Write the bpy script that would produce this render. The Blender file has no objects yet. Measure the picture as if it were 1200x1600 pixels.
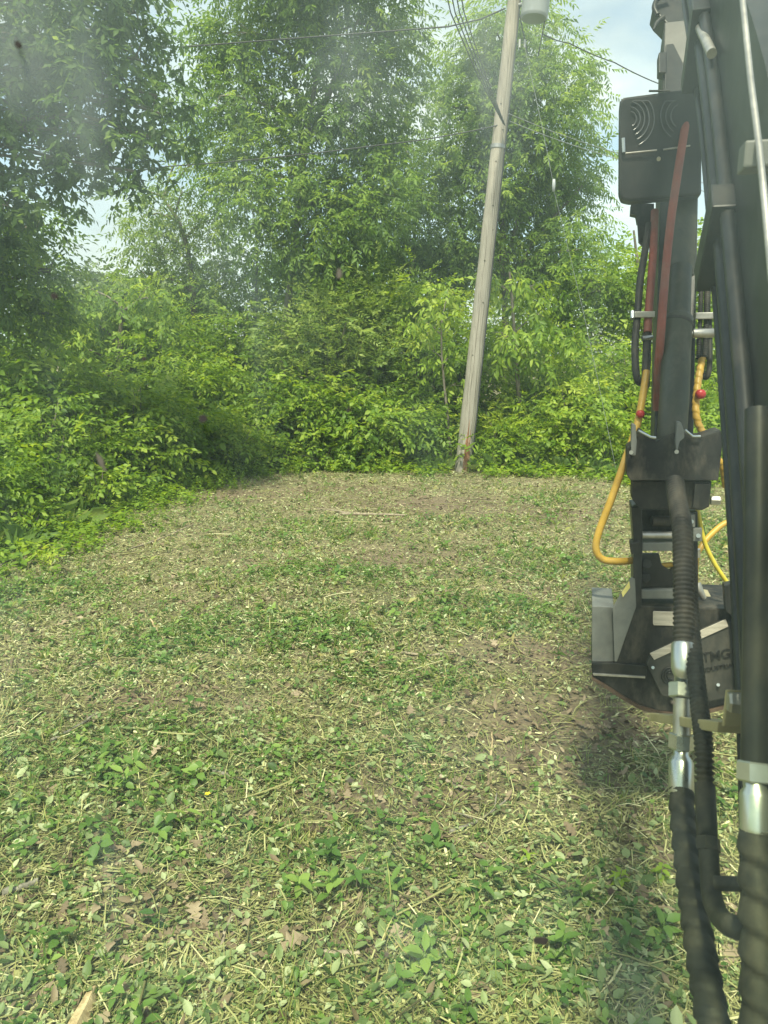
import bpy, bmesh, math, random
import numpy as np
from mathutils import Vector, Matrix
random.seed(7)
rng = np.random.default_rng(11)
SC = bpy.context.scene
COL = SC.collection
RAD = math.radians

# ------------------------------------------------------------------ camera, sky, sun, exposure
CAM_H = 2.0
PITCH = RAD(11.7)
FPX = 1155.0
cd = bpy.data.cameras.new('camera')
cam = bpy.data.objects.new('camera', cd)
COL.objects.link(cam)
cam.location = (0, 0, CAM_H)
cam.rotation_euler = (RAD(90) - PITCH, 0, 0)
cd.sensor_fit = 'VERTICAL'
cd.sensor_height = 36
cd.sensor_width = 27
cd.lens = 26
cd.clip_start = 0.02
cd.clip_end = 2000
cd.dof.use_dof = True
cd.dof.focus_distance = 6.0
cd.dof.aperture_fstop = 12.0
SC.camera = cam

SUN_TO = Vector((-0.09, -0.46, 0.87)).normalized()      # direction from the scene to the sun
world = bpy.data.worlds.new('World')
SC.world = world
world.use_nodes = True
wn, wl = world.node_tree.nodes, world.node_tree.links
wn.clear()
w_out = wn.new('ShaderNodeOutputWorld')
w_bg = wn.new('ShaderNodeBackground')
w_bg.inputs['Strength'].default_value = 0.12
sky = wn.new('ShaderNodeTexSky')
sky.sky_type = 'NISHITA'
sky.sun_disc = False
sky.sun_elevation = math.asin(SUN_TO.z)
sky.sun_rotation = math.atan2(SUN_TO.x, SUN_TO.y)
sky.air_density = 1.0
sky.dust_density = 1.5
tc = wn.new('ShaderNodeTexCoord')
mp = wn.new('ShaderNodeMapping')
mp.inputs['Scale'].default_value = (1.0, 1.0, 2.2)
nz = wn.new('ShaderNodeTexNoise')
nz.inputs['Scale'].default_value = 2.6
nz.inputs['Detail'].default_value = 6
nz.inputs['Roughness'].default_value = 0.55
cr = wn.new('ShaderNodeValToRGB')
cr.color_ramp.elements[0].position = 0.36
cr.color_ramp.elements[1].position = 0.60
mixc = wn.new('ShaderNodeMix')
mixc.data_type = 'RGBA'
cl2 = wn.new('ShaderNodeTexNoise')
cl2.inputs['Scale'].default_value = 5.0
cl2.inputs['Detail'].default_value = 5
cr2 = wn.new('ShaderNodeValToRGB')
cr2.color_ramp.elements[0].position = 0.3
cr2.color_ramp.elements[0].color = (2.5, 3.0, 3.6, 1)
cr2.color_ramp.elements[1].position = 0.7
cr2.color_ramp.elements[1].color = (4.3, 4.7, 5.1, 1)
wl.new(tc.outputs['Generated'], mp.inputs['Vector'])
wl.new(mp.outputs['Vector'], nz.inputs['Vector'])
wl.new(mp.outputs['Vector'], cl2.inputs['Vector'])
wl.new(nz.outputs['Fac'], cr.inputs['Fac'])
wl.new(cl2.outputs['Fac'], cr2.inputs['Fac'])
wl.new(cr.outputs['Color'], mixc.inputs['Factor'])
wl.new(sky.outputs['Color'], mixc.inputs['A'])
wl.new(cr2.outputs['Color'], mixc.inputs['B'])
wl.new(mixc.outputs['Result'], w_bg.inputs['Color'])
wl.new(w_bg.outputs['Background'], w_out.inputs['Surface'])

sd = bpy.data.lights.new('sun', 'SUN')
sd.energy = 3.4
sd.angle = RAD(7.0)
sd.color = (1.0, 0.95, 0.86)
sun = bpy.data.objects.new('sun', sd)
COL.objects.link(sun)
sun.rotation_euler = (-SUN_TO).to_track_quat('-Z', 'Y').to_euler()

SC.view_settings.view_transform = 'Standard'
SC.view_settings.look = 'None'
SC.view_settings.exposure = 1.2
SC.view_settings.gamma = 1.0
cy = SC.cycles
cy.max_bounces = 7
cy.diffuse_bounces = 3
cy.glossy_bounces = 3
cy.transmission_bounces = 4
cy.transparent_max_bounces = 8
cy.volume_bounces = 0
cy.sample_clamp_indirect = 6
cy.use_denoising = True

# ------------------------------------------------------------------ projecting helpers (photo pixels, 1200 x 1600)
CT, ST = math.cos(PITCH), math.sin(PITCH)
CAMP = Vector((0, 0, CAM_H))


def ray(px, py):
    a, b = (px - 600) / FPX, (800 - py) / FPX
    return Vector((a, CT + b * ST, -ST + b * CT))


def at(px, py, Y):
    d = ray(px, py)
    return CAMP + d * (Y / d.y)


def gnd(px, py, z=0.0):
    d = ray(px, py)
    return CAMP + d * ((z - CAM_H) / d.z)


def mpp(py, Y):                       # metres per pixel at that row and distance
    return Y / (CT + (800 - py) / FPX * ST) / FPX


# ------------------------------------------------------------------ noise
_lat = rng.random((256, 256))


def vnoise(x, y):
    x = np.asarray(x, float); y = np.asarray(y, float)
    xi, yi = np.floor(x).astype(int), np.floor(y).astype(int)
    fx, fy = x - xi, y - yi
    fx, fy = fx * fx * (3 - 2 * fx), fy * fy * (3 - 2 * fy)
    g = lambda i, j: _lat[i % 256, j % 256]
    return (g(xi, yi) * (1 - fx) * (1 - fy) + g(xi + 1, yi) * fx * (1 - fy)
            + g(xi, yi + 1) * (1 - fx) * fy + g(xi + 1, yi + 1) * fx * fy)


def fbm(x, y, o=4):
    s, a, t = 0, 0.5, 0
    for k in range(o):
        s = s + a * vnoise(x * 2 ** k + 17.3 * k, y * 2 ** k + 5.1 * k); t += a; a *= 0.5
    return s / t


def ghz(x, y):
    x = np.asarray(x, float); y = np.asarray(y, float)
    near = np.exp(-((np.hypot(x, y - 7)) / 40) ** 2)
    return near * (0.16 * (fbm(x * 0.35 + 40, y * 0.35 + 9, 3) - 0.5) + 0.05 * (fbm(x * 1.7, y * 1.7 + 80, 3) - 0.5) + 0.05 * (fbm(x * 4.3 + 7, y * 4.3 + 50, 2) - 0.5))


def gz(x, y):
    return float(ghz(np.array([x]), np.array([y]))[0])


# ------------------------------------------------------------------ materials
MAT = {}


def new_mat(name):
    m = bpy.data.materials.new(name)
    m.use_nodes = True
    m.node_tree.nodes.clear()
    MAT[name] = m
    return m, m.node_tree.nodes, m.node_tree.links


def ramp(n, stops):
    r = n.new('ShaderNodeValToRGB')
    e = r.color_ramp.elements
    while len(e) < len(stops):
        e.new(0.5)
    for k, (p, c) in enumerate(stops):
        e[k].position = p
        e[k].color = (*c, 1)
    return r


def leaf_mat(name, stops, trans=0.38, rough=0.5, spec=0.35):
    m, n, l = new_mat(name)
    o = n.new('ShaderNodeOutputMaterial')
    a = n.new('ShaderNodeAttribute'); a.attribute_name = 'tint'
    r = ramp(n, stops)
    l.new(a.outputs['Fac'], r.inputs['Fac'])
    p = n.new('ShaderNodeBsdfPrincipled')
    p.inputs['Roughness'].default_value = rough
    p.inputs['Specular IOR Level'].default_value = spec
    l.new(r.outputs['Color'], p.inputs['Base Color'])
    if trans > 0:
        t = n.new('ShaderNodeBsdfTranslucent')
        h = n.new('ShaderNodeHueSaturation')
        h.inputs['Hue'].default_value = 0.488
        h.inputs['Saturation'].default_value = 1.1
        h.inputs['Value'].default_value = 1.35
        l.new(r.outputs['Color'], h.inputs['Color'])
        l.new(h.outputs['Color'], t.inputs['Color'])
        mx = n.new('ShaderNodeMixShader'); mx.inputs['Fac'].default_value = trans
        l.new(p.outputs['BSDF'], mx.inputs[1]); l.new(t.outputs['BSDF'], mx.inputs[2])
        l.new(mx.outputs['Shader'], o.inputs['Surface'])
    else:
        l.new(p.outputs['BSDF'], o.inputs['Surface'])
    return m


def surf_mat(name, c1, c2, scale=8.0, rough=0.55, metal=0.0, bump=0.15, detail=5, stretch=(1, 1, 1), spec=0.4, lo=0.35, hi=0.7, rvar=0.12, dust=0.0):
    m, n, l = new_mat(name)
    o = n.new('ShaderNodeOutputMaterial')
    p = n.new('ShaderNodeBsdfPrincipled')
    t = n.new('ShaderNodeTexCoord')
    mpn = n.new('ShaderNodeMapping'); mpn.inputs['Scale'].default_value = stretch
    z = n.new('ShaderNodeTexNoise'); z.inputs['Scale'].default_value = scale; z.inputs['Detail'].default_value = detail
    z.inputs['Roughness'].default_value = 0.65
    r = ramp(n, [(lo, c1), (hi, c2)])
    l.new(t.outputs['Object'], mpn.inputs['Vector']); l.new(mpn.outputs['Vector'], z.inputs['Vector'])
    l.new(z.outputs['Fac'], r.inputs['Fac'])
    if dust:                                             # dry dust and smears lying on the paint
        z3 = n.new('ShaderNodeTexNoise'); z3.inputs['Scale'].default_value = 11; z3.inputs['Detail'].default_value = 9; z3.inputs['Roughness'].default_value = 0.72
        m3 = n.new('ShaderNodeMapping'); m3.inputs['Scale'].default_value = (1, 1, .45)
        r3 = ramp(n, [(.47, (0, 0, 0)), (.60, (dust * .45,) * 3), (.78, (dust,) * 3)])
        mx3 = n.new('ShaderNodeMix'); mx3.data_type = 'RGBA'; mx3.inputs['B'].default_value = (.17, .145, .11, 1)
        l.new(t.outputs['Object'], m3.inputs['Vector']); l.new(m3.outputs['Vector'], z3.inputs['Vector']); l.new(z3.outputs['Fac'], r3.inputs['Fac'])
        l.new(r3.outputs['Color'], mx3.inputs['Factor']); l.new(r.outputs['Color'], mx3.inputs['A']); l.new(mx3.outputs['Result'], p.inputs['Base Color'])
    else:
        l.new(r.outputs['Color'], p.inputs['Base Color'])
    mr = n.new('ShaderNodeMapRange')
    mr.inputs['To Min'].default_value = max(0.02, rough - rvar); mr.inputs['To Max'].default_value = min(1, rough + rvar)
    l.new(z.outputs['Fac'], mr.inputs['Value']); l.new(mr.outputs['Result'], p.inputs['Roughness'])
    p.inputs['Metallic'].default_value = metal
    p.inputs['Specular IOR Level'].default_value = spec
    if bump:
        b = n.new('ShaderNodeBump'); b.inputs['Strength'].default_value = bump; b.inputs['Distance'].default_value = 0.01
        l.new(z.outputs['Fac'], b.inputs['Height']); l.new(b.outputs['Normal'], p.inputs['Normal'])
    l.new(p.outputs['BSDF'], o.inputs['Surface'])
    return m


# foliage colours
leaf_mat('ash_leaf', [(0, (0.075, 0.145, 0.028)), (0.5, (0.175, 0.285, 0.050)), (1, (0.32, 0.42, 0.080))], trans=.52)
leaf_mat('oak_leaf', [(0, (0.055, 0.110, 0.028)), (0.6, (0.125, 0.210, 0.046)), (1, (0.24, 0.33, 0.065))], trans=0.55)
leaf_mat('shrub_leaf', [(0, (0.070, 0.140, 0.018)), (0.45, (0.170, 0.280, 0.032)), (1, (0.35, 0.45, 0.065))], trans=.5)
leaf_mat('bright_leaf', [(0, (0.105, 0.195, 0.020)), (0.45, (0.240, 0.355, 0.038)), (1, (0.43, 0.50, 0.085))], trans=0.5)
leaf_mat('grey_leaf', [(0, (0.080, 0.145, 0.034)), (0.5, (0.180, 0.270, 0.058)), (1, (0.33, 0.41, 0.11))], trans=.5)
leaf_mat('far_leaf', [(0, (0.06, 0.10, 0.035)), (1, (0.16, 0.22, 0.06))], trans=0.2)
leaf_mat('litter_green', [(0, (0.040, 0.080, 0.020)), (0.4, (0.115, 0.170, 0.055)), (0.75, (0.24, 0.30, 0.13)), (1, (0.42, 0.46, 0.27))], trans=0.3)
leaf_mat('litter_straw', [(0, (0.070, 0.062, 0.026)), (0.3, (0.155, 0.160, 0.055)), (0.55, (0.265, 0.260, 0.105)), (0.8, (0.37, 0.36, 0.17)), (1, (0.58, 0.55, 0.33))], trans=0.1, rough=0.7)
leaf_mat('litter_brown', [(0, (0.070, 0.050, 0.030)), (0.5, (0.165, 0.122, 0.075)), (1, (0.32, 0.255, 0.17))], trans=0.15, rough=0.65)
leaf_mat('grass_blade', [(0, (0.06, 0.12, 0.024)), (0.55, (0.14, 0.22, 0.045)), (0.85, (0.29, 0.32, 0.09)), (1, (0.45, 0.40, 0.17))], trans=0.35)
leaf_mat('weed_leaf', [(0, (0.05, 0.115, 0.024)), (0.6, (0.115, 0.205, 0.042)), (1, (0.23, 0.33, 0.075))], trans=0.38, rough=0.45)
leaf_mat('flower_yellow', [(0, (0.75, 0.55, 0.02)), (1, (0.85, 0.7, 0.05))], trans=0.2)
leaf_mat('flower_white', [(0, (0.6, 0.6, 0.52)), (1, (0.8, 0.8, 0.72))], trans=0.2)
surf_mat('bark', (0.10, 0.085, 0.065), (0.22, 0.195, 0.16), 14, 0.85, stretch=(1, 1, 0.25), bump=0.6)
surf_mat('pale_bark', (0.17, 0.155, 0.125), (0.34, 0.31, 0.26), 10, 0.85, stretch=(1, 1, 0.3), bump=0.5)
surf_mat('stick_wood', (0.15, 0.12, 0.085), (0.36, 0.30, 0.22), 30, 0.8, bump=0.4)
surf_mat('grey_stick_wood', (0.10, 0.09, 0.072), (0.28, 0.255, 0.21), 30, 0.8, bump=0.4)
surf_mat('split_wood', (0.26, 0.19, 0.10), (0.54, 0.43, 0.26), 40, 0.75, bump=0.4, stretch=(1, 1, 0.2))
surf_mat('wire_black', (0.03, 0.03, 0.032), (0.06, 0.06, 0.06), 10, 0.6, bump=0)
surf_mat('wire_steel', (0.25, 0.26, 0.27), (0.36, 0.37, 0.38), 10, 0.5, metal=0.5, bump=0)
surf_mat('transformer_paint', (0.30, 0.33, 0.35), (0.37, 0.40, 0.42), 4, 0.45, bump=0.02)
surf_mat('porcelain', (0.20, 0.13, 0.09), (0.26, 0.17, 0.12), 6, 0.25, bump=0)
surf_mat('grey_porcelain', (0.42, 0.44, 0.45), (0.52, 0.54, 0.55), 6, 0.35, bump=0)
surf_mat('black_paint', (0.008, 0.009, 0.010), (0.019, 0.020, 0.021), 7, 0.42, bump=0.03, lo=0.4, hi=0.75, spec=.28, dust=0.2)
surf_mat('dusty_black', (0.010, 0.010, 0.010), (0.042, 0.039, 0.032), 9, 0.6, bump=0.06, lo=0.42, hi=0.80, spec=.25, dust=0.55)
surf_mat('olive_black', (0.014, 0.017, 0.009), (0.034, 0.036, 0.02), 6, 0.5, bump=0.03, dust=0.35)
surf_mat('grey_paint', (0.10, 0.105, 0.10), (0.17, 0.175, 0.16), 9, 0.5, bump=0.04, dust=0.4)
surf_mat('rubber', (0.009, 0.009, 0.009), (0.026, 0.025, 0.023), 16, 0.62, bump=0.08, spec=.22, dust=0.35)
surf_mat('plated_steel', (0.42, 0.45, 0.46), (0.60, 0.62, 0.62), 12, 0.30, metal=0.9, bump=0.02)
surf_mat('worn_steel', (0.30, 0.29, 0.27), (0.50, 0.48, 0.44), 18, 0.42, metal=0.75, bump=0.08)
surf_mat('brushed_strip', (0.36, 0.32, 0.27), (0.56, 0.51, 0.44), 30, 0.45, metal=0.3, bump=0.05, stretch=(0.3, 3, 3))
surf_mat('tan_bracket', (0.34, 0.29, 0.17), (0.48, 0.42, 0.27), 10, 0.5, metal=0.4, bump=0.04)
surf_mat('cover_grey', (0.024, 0.024, 0.022), (0.052, 0.049, 0.042), 12, 0.55, bump=0.05, dust=0.4)
surf_mat('yellow_sleeve', (0.36, 0.215, 0.025), (0.50, 0.31, 0.045), 12, 0.45, bump=0.05, dust=0.5)
surf_mat('bright_yellow', (0.52, 0.42, 0.03), (0.64, 0.53, 0.06), 12, 0.45, bump=0.04, dust=0.35)
surf_mat('reflection_red', (0.15, 0.035, 0.022), (0.24, 0.055, 0.034), 9, 0.6, bump=0.04, dust=0.45)  # colour of the red reflection in the windscreen
surf_mat('red_plastic', (0.34, 0.02, 0.022), (0.42, 0.035, 0.03), 9, 0.35, bump=0)
surf_mat('rust_edge', (0.045, 0.028, 0.018), (0.11, 0.07, 0.045), 20, 0.7, bump=0.2)
surf_mat('ink_black', (0.008, 0.008, 0.008), (0.014, 0.014, 0.014), 9, 0.35, bump=0)
surf_mat('lamp_plastic', (0.007, 0.008, 0.009), (0.018, 0.019, 0.02), 9, 0.5, bump=0.03, spec=.25, dust=0.1)
surf_mat('lamp_lens', (0.05, 0.055, 0.06), (0.09, 0.095, 0.10), 5, 0.15, bump=0)
surf_mat('mud_dark', (0.012, 0.011, 0.008), (0.03, 0.026, 0.018), 200, 0.9, bump=0)
surf_mat('mud_tan', (0.07, 0.065, 0.045), (0.13, 0.12, 0.085), 200, 0.9, bump=0)
surf_mat('label_yellow', (0.55, 0.48, 0.16), (0.65, 0.58, 0.22), 20, 0.5, bump=0)

# weathered pole: grain, cracks, a rusty stained strip low down
m, n, l = new_mat('pole_wood')
o = n.new('ShaderNodeOutputMaterial'); p = n.new('ShaderNodeBsdfPrincipled')
t = n.new('ShaderNodeTexCoord')
mpn = n.new('ShaderNodeMapping'); mpn.inputs['Scale'].default_value = (22, 22, 0.55)
z = n.new('ShaderNodeTexNoise'); z.inputs['Scale'].default_value = 2.2; z.inputs['Detail'].default_value = 7; z.inputs['Roughness'].default_value = 0.7
z2 = n.new('ShaderNodeTexNoise'); z2.inputs['Scale'].default_value = 0.9; z2.inputs['Detail'].default_value = 3
r = ramp(n, [(0.30, (0.10, 0.09, 0.075)), (0.42, (0.29, 0.275, 0.245)), (0.75, (0.46, 0.445, 0.40))])
r2 = ramp(n, [(0.35, (0.80, 0.78, 0.74)), (0.7, (1.05, 1.0, 0.95))])
mul = n.new('ShaderNodeMix'); mul.data_type = 'RGBA'; mul.blend_type = 'MULTIPLY'; mul.inputs['Factor'].default_value = 1
l.new(t.outputs['Object'], mpn.inputs['Vector']); l.new(mpn.outputs['Vector'], z.inputs['Vector'])
l.new(t.outputs['Object'], z2.inputs['Vector'])
l.new(z.outputs['Fac'], r.inputs['Fac']); l.new(z2.outputs['Fac'], r2.inputs['Fac'])
l.new(r.outputs['Color'], mul.inputs['A']); l.new(r2.outputs['Color'], mul.inputs['B'])
l.new(mul.outputs['Result'], p.inputs['Base Color'])
b = n.new('ShaderNodeBump'); b.inputs['Strength'].default_value = 0.7; b.inputs['Distance'].default_value = 0.012
l.new(z.outputs['Fac'], b.inputs['Height']); l.new(b.outputs['Normal'], p.inputs['Normal'])
p.inputs['Roughness'].default_value = 0.85
l.new(p.outputs['BSDF'], o.inputs['Surface'])
surf_mat('stained_wood', (0.16, 0.065, 0.028), (0.42, 0.19, 0.08), 14, 0.85, stretch=(3, 3, 0.4), bump=0.4)

# soil under the litter
m, n, l = new_mat('soil')
o = n.new('ShaderNodeOutputMaterial'); p = n.new('ShaderNodeBsdfPrincipled')
t = n.new('ShaderNodeTexCoord')
z = n.new('ShaderNodeTexNoise'); z.inputs['Scale'].default_value = 38; z.inputs['Detail'].default_value = 8; z.inputs['Roughness'].default_value = 0.75
z2 = n.new('ShaderNodeTexNoise'); z2.inputs['Scale'].default_value = 1.4; z2.inputs['Detail'].default_value = 5
r = ramp(n, [(0.36, (0.080, 0.062, 0.036)), (0.52, (0.17, 0.145, 0.080)), (0.68, (0.30, 0.265, 0.155))])
r2 = ramp(n, [(0.36, (0.10, 0.115, 0.04)), (0.62, (0.21, 0.175, 0.10))])
mx = n.new('ShaderNodeMix'); mx.data_type = 'RGBA'; mx.inputs['Factor'].default_value = 0.4
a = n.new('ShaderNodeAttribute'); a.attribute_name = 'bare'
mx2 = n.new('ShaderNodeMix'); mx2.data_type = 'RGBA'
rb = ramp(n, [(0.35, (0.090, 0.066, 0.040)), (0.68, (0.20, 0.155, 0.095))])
l.new(t.outputs['Object'], z.inputs['Vector']); l.new(t.outputs['Object'], z2.inputs['Vector'])
l.new(z.outputs['Fac'], r.inputs['Fac']); l.new(z2.outputs['Fac'], r2.inputs['Fac']); l.new(z.outputs['Fac'], rb.inputs['Fac'])
l.new(r.outputs['Color'], mx.inputs['A']); l.new(r2.outputs['Color'], mx.inputs['B'])
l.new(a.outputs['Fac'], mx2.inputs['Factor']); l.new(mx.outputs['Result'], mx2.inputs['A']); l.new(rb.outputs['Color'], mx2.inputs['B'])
l.new(mx2.outputs['Result'], p.inputs['Base Color'])
b = n.new('ShaderNodeBump'); b.inputs['Strength'].default_value = 0.8; b.inputs['Distance'].default_value = 0.02
l.new(z.outputs['Fac'], b.inputs['Height']); l.new(b.outputs['Normal'], p.inputs['Normal'])
p.inputs['Roughness'].default_value = 0.95
l.new(p.outputs['BSDF'], o.inputs['Surface'])


# ------------------------------------------------------------------ object helpers
def tag(ob, label=None, cat=None, group=None, kind=None):
    if label: ob['label'] = label
    if cat: ob['category'] = cat
    if group: ob['group'] = group
    if kind: ob['kind'] = kind
    return ob


def empty(name, loc):
    e = bpy.data.objects.new(name, None)
    e.empty_display_size = 0.1
    COL.objects.link(e)
    e.location = loc
    return e


def link(name, me, mat, parent=None):
    ob = bpy.data.objects.new(name, me)
    if mat: me.materials.append(MAT[mat])
    COL.objects.link(ob)
    if parent is not None:
        ob.parent = parent
        pl = parent.location.copy()
        q = parent.parent
        while q is not None:
            pl += q.location; q = q.parent
        ob.location = -pl
    return ob


def tri_mesh(name, V, F, tint=None):
    me = bpy.data.meshes.new(name)
    V = np.ascontiguousarray(V, dtype=np.float32); F = np.ascontiguousarray(F, dtype=np.int32)
    me.vertices.add(len(V)); me.vertices.foreach_set('co', V.ravel())
    me.loops.add(len(F) * 3); me.loops.foreach_set('vertex_index', F.ravel())
    me.polygons.add(len(F)); me.polygons.foreach_set('loop_start', np.arange(len(F), dtype=np.int32) * 3)
    me.update(calc_edges=True)
    if tint is not None:
        a = me.attributes.new('tint', 'FLOAT', 'FACE')
        a.data.foreach_set('value', np.ascontiguousarray(tint, dtype=np.float32))
    return me


class MB:
    """collects shapes in world space; build() links them as one mesh object"""
    def __init__(s): s.v, s.f, s.sm = [], [], []

    def add(s, vs, fs, smooth=False):
        o = len(s.v); s.v += [tuple(q) for q in vs]
        s.f += [tuple(i + o for i in f) for f in fs]; s.sm += [smooth] * len(fs)
        return s

    def tube(s, pts, rads, seg=10, caps=True, smooth=True):
        pts = [Vector(q) for q in pts]
        if not hasattr(rads, '__len__'): rads = [rads] * len(pts)
        vs, fs = [], []
        nrm = None
        for i, q in enumerate(pts):
            tg = (pts[min(i + 1, len(pts) - 1)] - pts[max(i - 1, 0)])
            if tg.length < 1e-9: tg = Vector((0, 0, 1))
            tg.normalize()
            if nrm is None:
                nrm = tg.orthogonal().normalized()
            else:
                nrm = (nrm - tg * nrm.dot(tg))
                nrm = nrm.normalized() if nrm.length > 1e-6 else tg.orthogonal().normalized()
            bn = tg.cross(nrm)
            for k in range(seg):
                a = 2 * math.pi * k / seg
                vs.append(q + (nrm * math.cos(a) + bn * math.sin(a)) * rads[i])
        for i in range(len(pts) - 1):
            for k in range(seg):
                k2 = (k + 1) % seg
                fs.append((i * seg + k, i * seg + k2, (i + 1) * seg + k2, (i + 1) * seg + k))
        s.add(vs, fs, smooth)
        if caps:
            s.add(vs[:seg], [tuple(range(seg - 1, -1, -1))]); s.add(vs[-seg:], [tuple(range(seg))])
        return s

    def prism(s, poly, vec):
        poly = [Vector(q) for q in poly]; vec = Vector(vec); k = len(poly)
        vs = poly + [q + vec for q in poly]
        fs = [tuple(range(k - 1, -1, -1)), tuple(range(k, 2 * k))]
        fs += [(i, (i + 1) % k, (i + 1) % k + k, i + k) for i in range(k)]
        return s.add(vs, fs)

    def box(s, c, ax, ay, az):
        c, ax, ay, az = map(Vector, (c, ax, ay, az))
        p0 = [c - ax - ay - az, c + ax - ay - az, c + ax + ay - az, c - ax + ay - az]
        return s.prism(p0, az * 2)

    def build(s, name, mat, parent=None, bevel=0.0, bseg=2):
        bm = bmesh.new()
        vv = [bm.verts.new(q) for q in s.v]
        for f, sm in zip(s.f, s.sm):
            try:
                fa = bm.faces.new([vv[i] for i in f]); fa.smooth = sm
            except ValueError:
                pass
        if bevel:
            bmesh.ops.remove_doubles(bm, verts=bm.verts, dist=1e-5)
            bmesh.ops.bevel(bm, geom=[e for e in bm.edges], offset=bevel, segments=bseg, affect='EDGES', profile=0.6, clamp_overlap=True)
        bmesh.ops.recalc_face_normals(bm, faces=bm.faces)
        me = bpy.data.meshes.new(name)
        bm.to_mesh(me); bm.free()
        return link(name, me, mat, parent)


def smooth_path(pts, n=8):
    P = [Vector(q) for q in pts]
    P = [P[0] * 2 - P[1]] + P + [P[-1] * 2 - P[-2]]
    out = []
    for i in range(1, len(P) - 2):
        a, b_, c, d = P[i - 1], P[i], P[i + 1], P[i + 2]
        for k in range(n):
            t = k / n
            out.append(0.5 * ((2 * b_) + (c - a) * t + (2 * a - 5 * b_ + 4 * c - d) * t * t + (3 * b_ - a - 3 * c + d) * t ** 3))
    out.append(P[-2])
    return out


# ------------------------------------------------------------------ leaf sprays (templates + instancing into one mesh)
def kite(L, W, fold=0.12):
    return np.array([[0, 0, 0], [0.42 * L, W / 2, fold * L * .5], [L, 0, -0.08 * L], [0.42 * L, -W / 2, fold * L * .5]]), np.array([[0, 1, 2], [0, 2, 3]])


def ovate(L, W, fold=0.10, curl=-0.15):
    v = np.array([[0, 0, 0], [0.28 * L, W * .42, fold * W], [0.62 * L, W * .40, fold * W + curl * .35 * L], [L, 0, curl * L],
                  [0.62 * L, -W * .40, fold * W + curl * .35 * L], [0.28 * L, -W * .42, fold * W], [0.5 * L, 0, curl * .22 * L]])
    f = np.array([[0, 1, 6], [1, 2, 6], [2, 3, 6], [3, 4, 6], [4, 5, 6], [5, 0, 6]])
    return v, f


def oak(L, W):
    xs = [0, .12, .22, .32, .42, .52, .62, .74, .84, 1.0]
    ys = [.03, .10, .30, .14, .46, .17, .42, .15, .22, 0.0]
    up = [(x * L, y * W, .06 * W * math.sin(i * 2.1) - .12 * L * x * x) for i, (x, y) in enumerate(zip(xs, ys))]
    dn = [(x * L, -y * W, -.05 * W * math.sin(i * 1.7) - .12 * L * x * x) for i, (x, y) in enumerate(zip(xs, ys))][:-1]
    mid = [(x * L, 0, -.03 * L - .12 * L * x * x) for x in xs[:-1]]
    v = up + dn + mid
    f = []
    k, kd, km = 0, len(up), len(up) + len(dn)
    for i in range(len(xs) - 2):
        f += [(k + i, k + i + 1, km + i + 1), (k + i, km + i + 1, km + i)]
        f += [(kd + i + 1, kd + i, km + i), (kd + i + 1, km + i, km + i + 1)]
    e = len(xs) - 2
    f += [(k + e, k + e + 1, km + e), (k + e + 1, kd + e, km + e)]
    return np.array(v), np.array(f)


def rotm(yaw, pitch, roll):
    cy_, sy = np.cos(yaw), np.sin(yaw); cp, sp = np.cos(pitch), np.sin(pitch); cr_, sr = np.cos(roll), np.sin(roll)
    R = np.empty(np.shape(yaw) + (3, 3))
    R[..., 0, 0] = cy_ * cp; R[..., 0, 1] = cy_ * sp * sr - sy * cr_; R[..., 0, 2] = cy_ * sp * cr_ + sy * sr
    R[..., 1, 0] = sy * cp; R[..., 1, 1] = sy * sp * sr + cy_ * cr_; R[..., 1, 2] = sy * sp * cr_ - cy_ * sr
    R[..., 2, 0] = -sp; R[..., 2, 1] = cp * sr; R[..., 2, 2] = cp * cr_
    return R


def compose(leaves):
    V, F, I = [], [], []
    o = 0
    for k, (lv, lf, pos, yaw, pitch, roll) in enumerate(leaves):
        R = rotm(np.array(yaw), np.array(pitch), np.array(roll))
        V.append(lv @ R.T + np.array(pos)); F.append(lf + o); I += [k] * len(lf); o += len(lv)
    return np.vstack(V), np.vstack(F), np.array(I)


R_ = random.random
U_ = random.uniform


def compound_spray(nl, L, leafL, leafW, shape=kite):
    """pinnate leaf: a drooping rachis with paired leaflets and one at the tip"""
    lv = []
    for i in range(nl):
        t = 0.25 + 0.75 * (i // 2) / max(1, (nl - 1) // 2)
        x, zz = L * t, -0.22 * L * t * t
        s = 1 if i % 2 else -1
        if i == nl - 1:
            yaw, x = U_(-.2, .2), L
        else:
            yaw = s * U_(.75, 1.15)
        sc = U_(.8, 1.15)
        v, f = shape(leafL * sc, leafW * sc)
        lv.append((v, f, (x, 0, zz), yaw, U_(.15, .75), U_(-.35, .35)))
    return compose(lv)


def twig_spray(nl, L, leafL, leafW, shape=kite, up=0.0):
    lv = []
    for i in range(nl):
        t = 0.12 + 0.88 * i / (nl - 1)
        s = 1 if i % 2 else -1
        sc = U_(.7, 1.15)
        v, f = shape(leafL * sc, leafW * sc)
        lv.append((v, f, (L * t, 0, -0.05 * L * t * t), s * U_(.5, 1.3) if i < nl - 1 else U_(-.3, .3), U_(-.15, .6) - up, U_(-.7, .7)))
    return compose(lv)


def fan_spray(nl, leafL, leafW, shape=oak):
    """cluster of leaves round a twig end"""
    lv = []
    for i in range(nl):
        sc = U_(.75, 1.15)
        v, f = shape(leafL * sc, leafW * sc)
        lv.append((v, f, (U_(0, .08), U_(-.03, .03), U_(-.03, .03)), U_(-1.7, 1.7), U_(-.1, 1.0), U_(-.6, .6)))
    return compose(lv)


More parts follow.
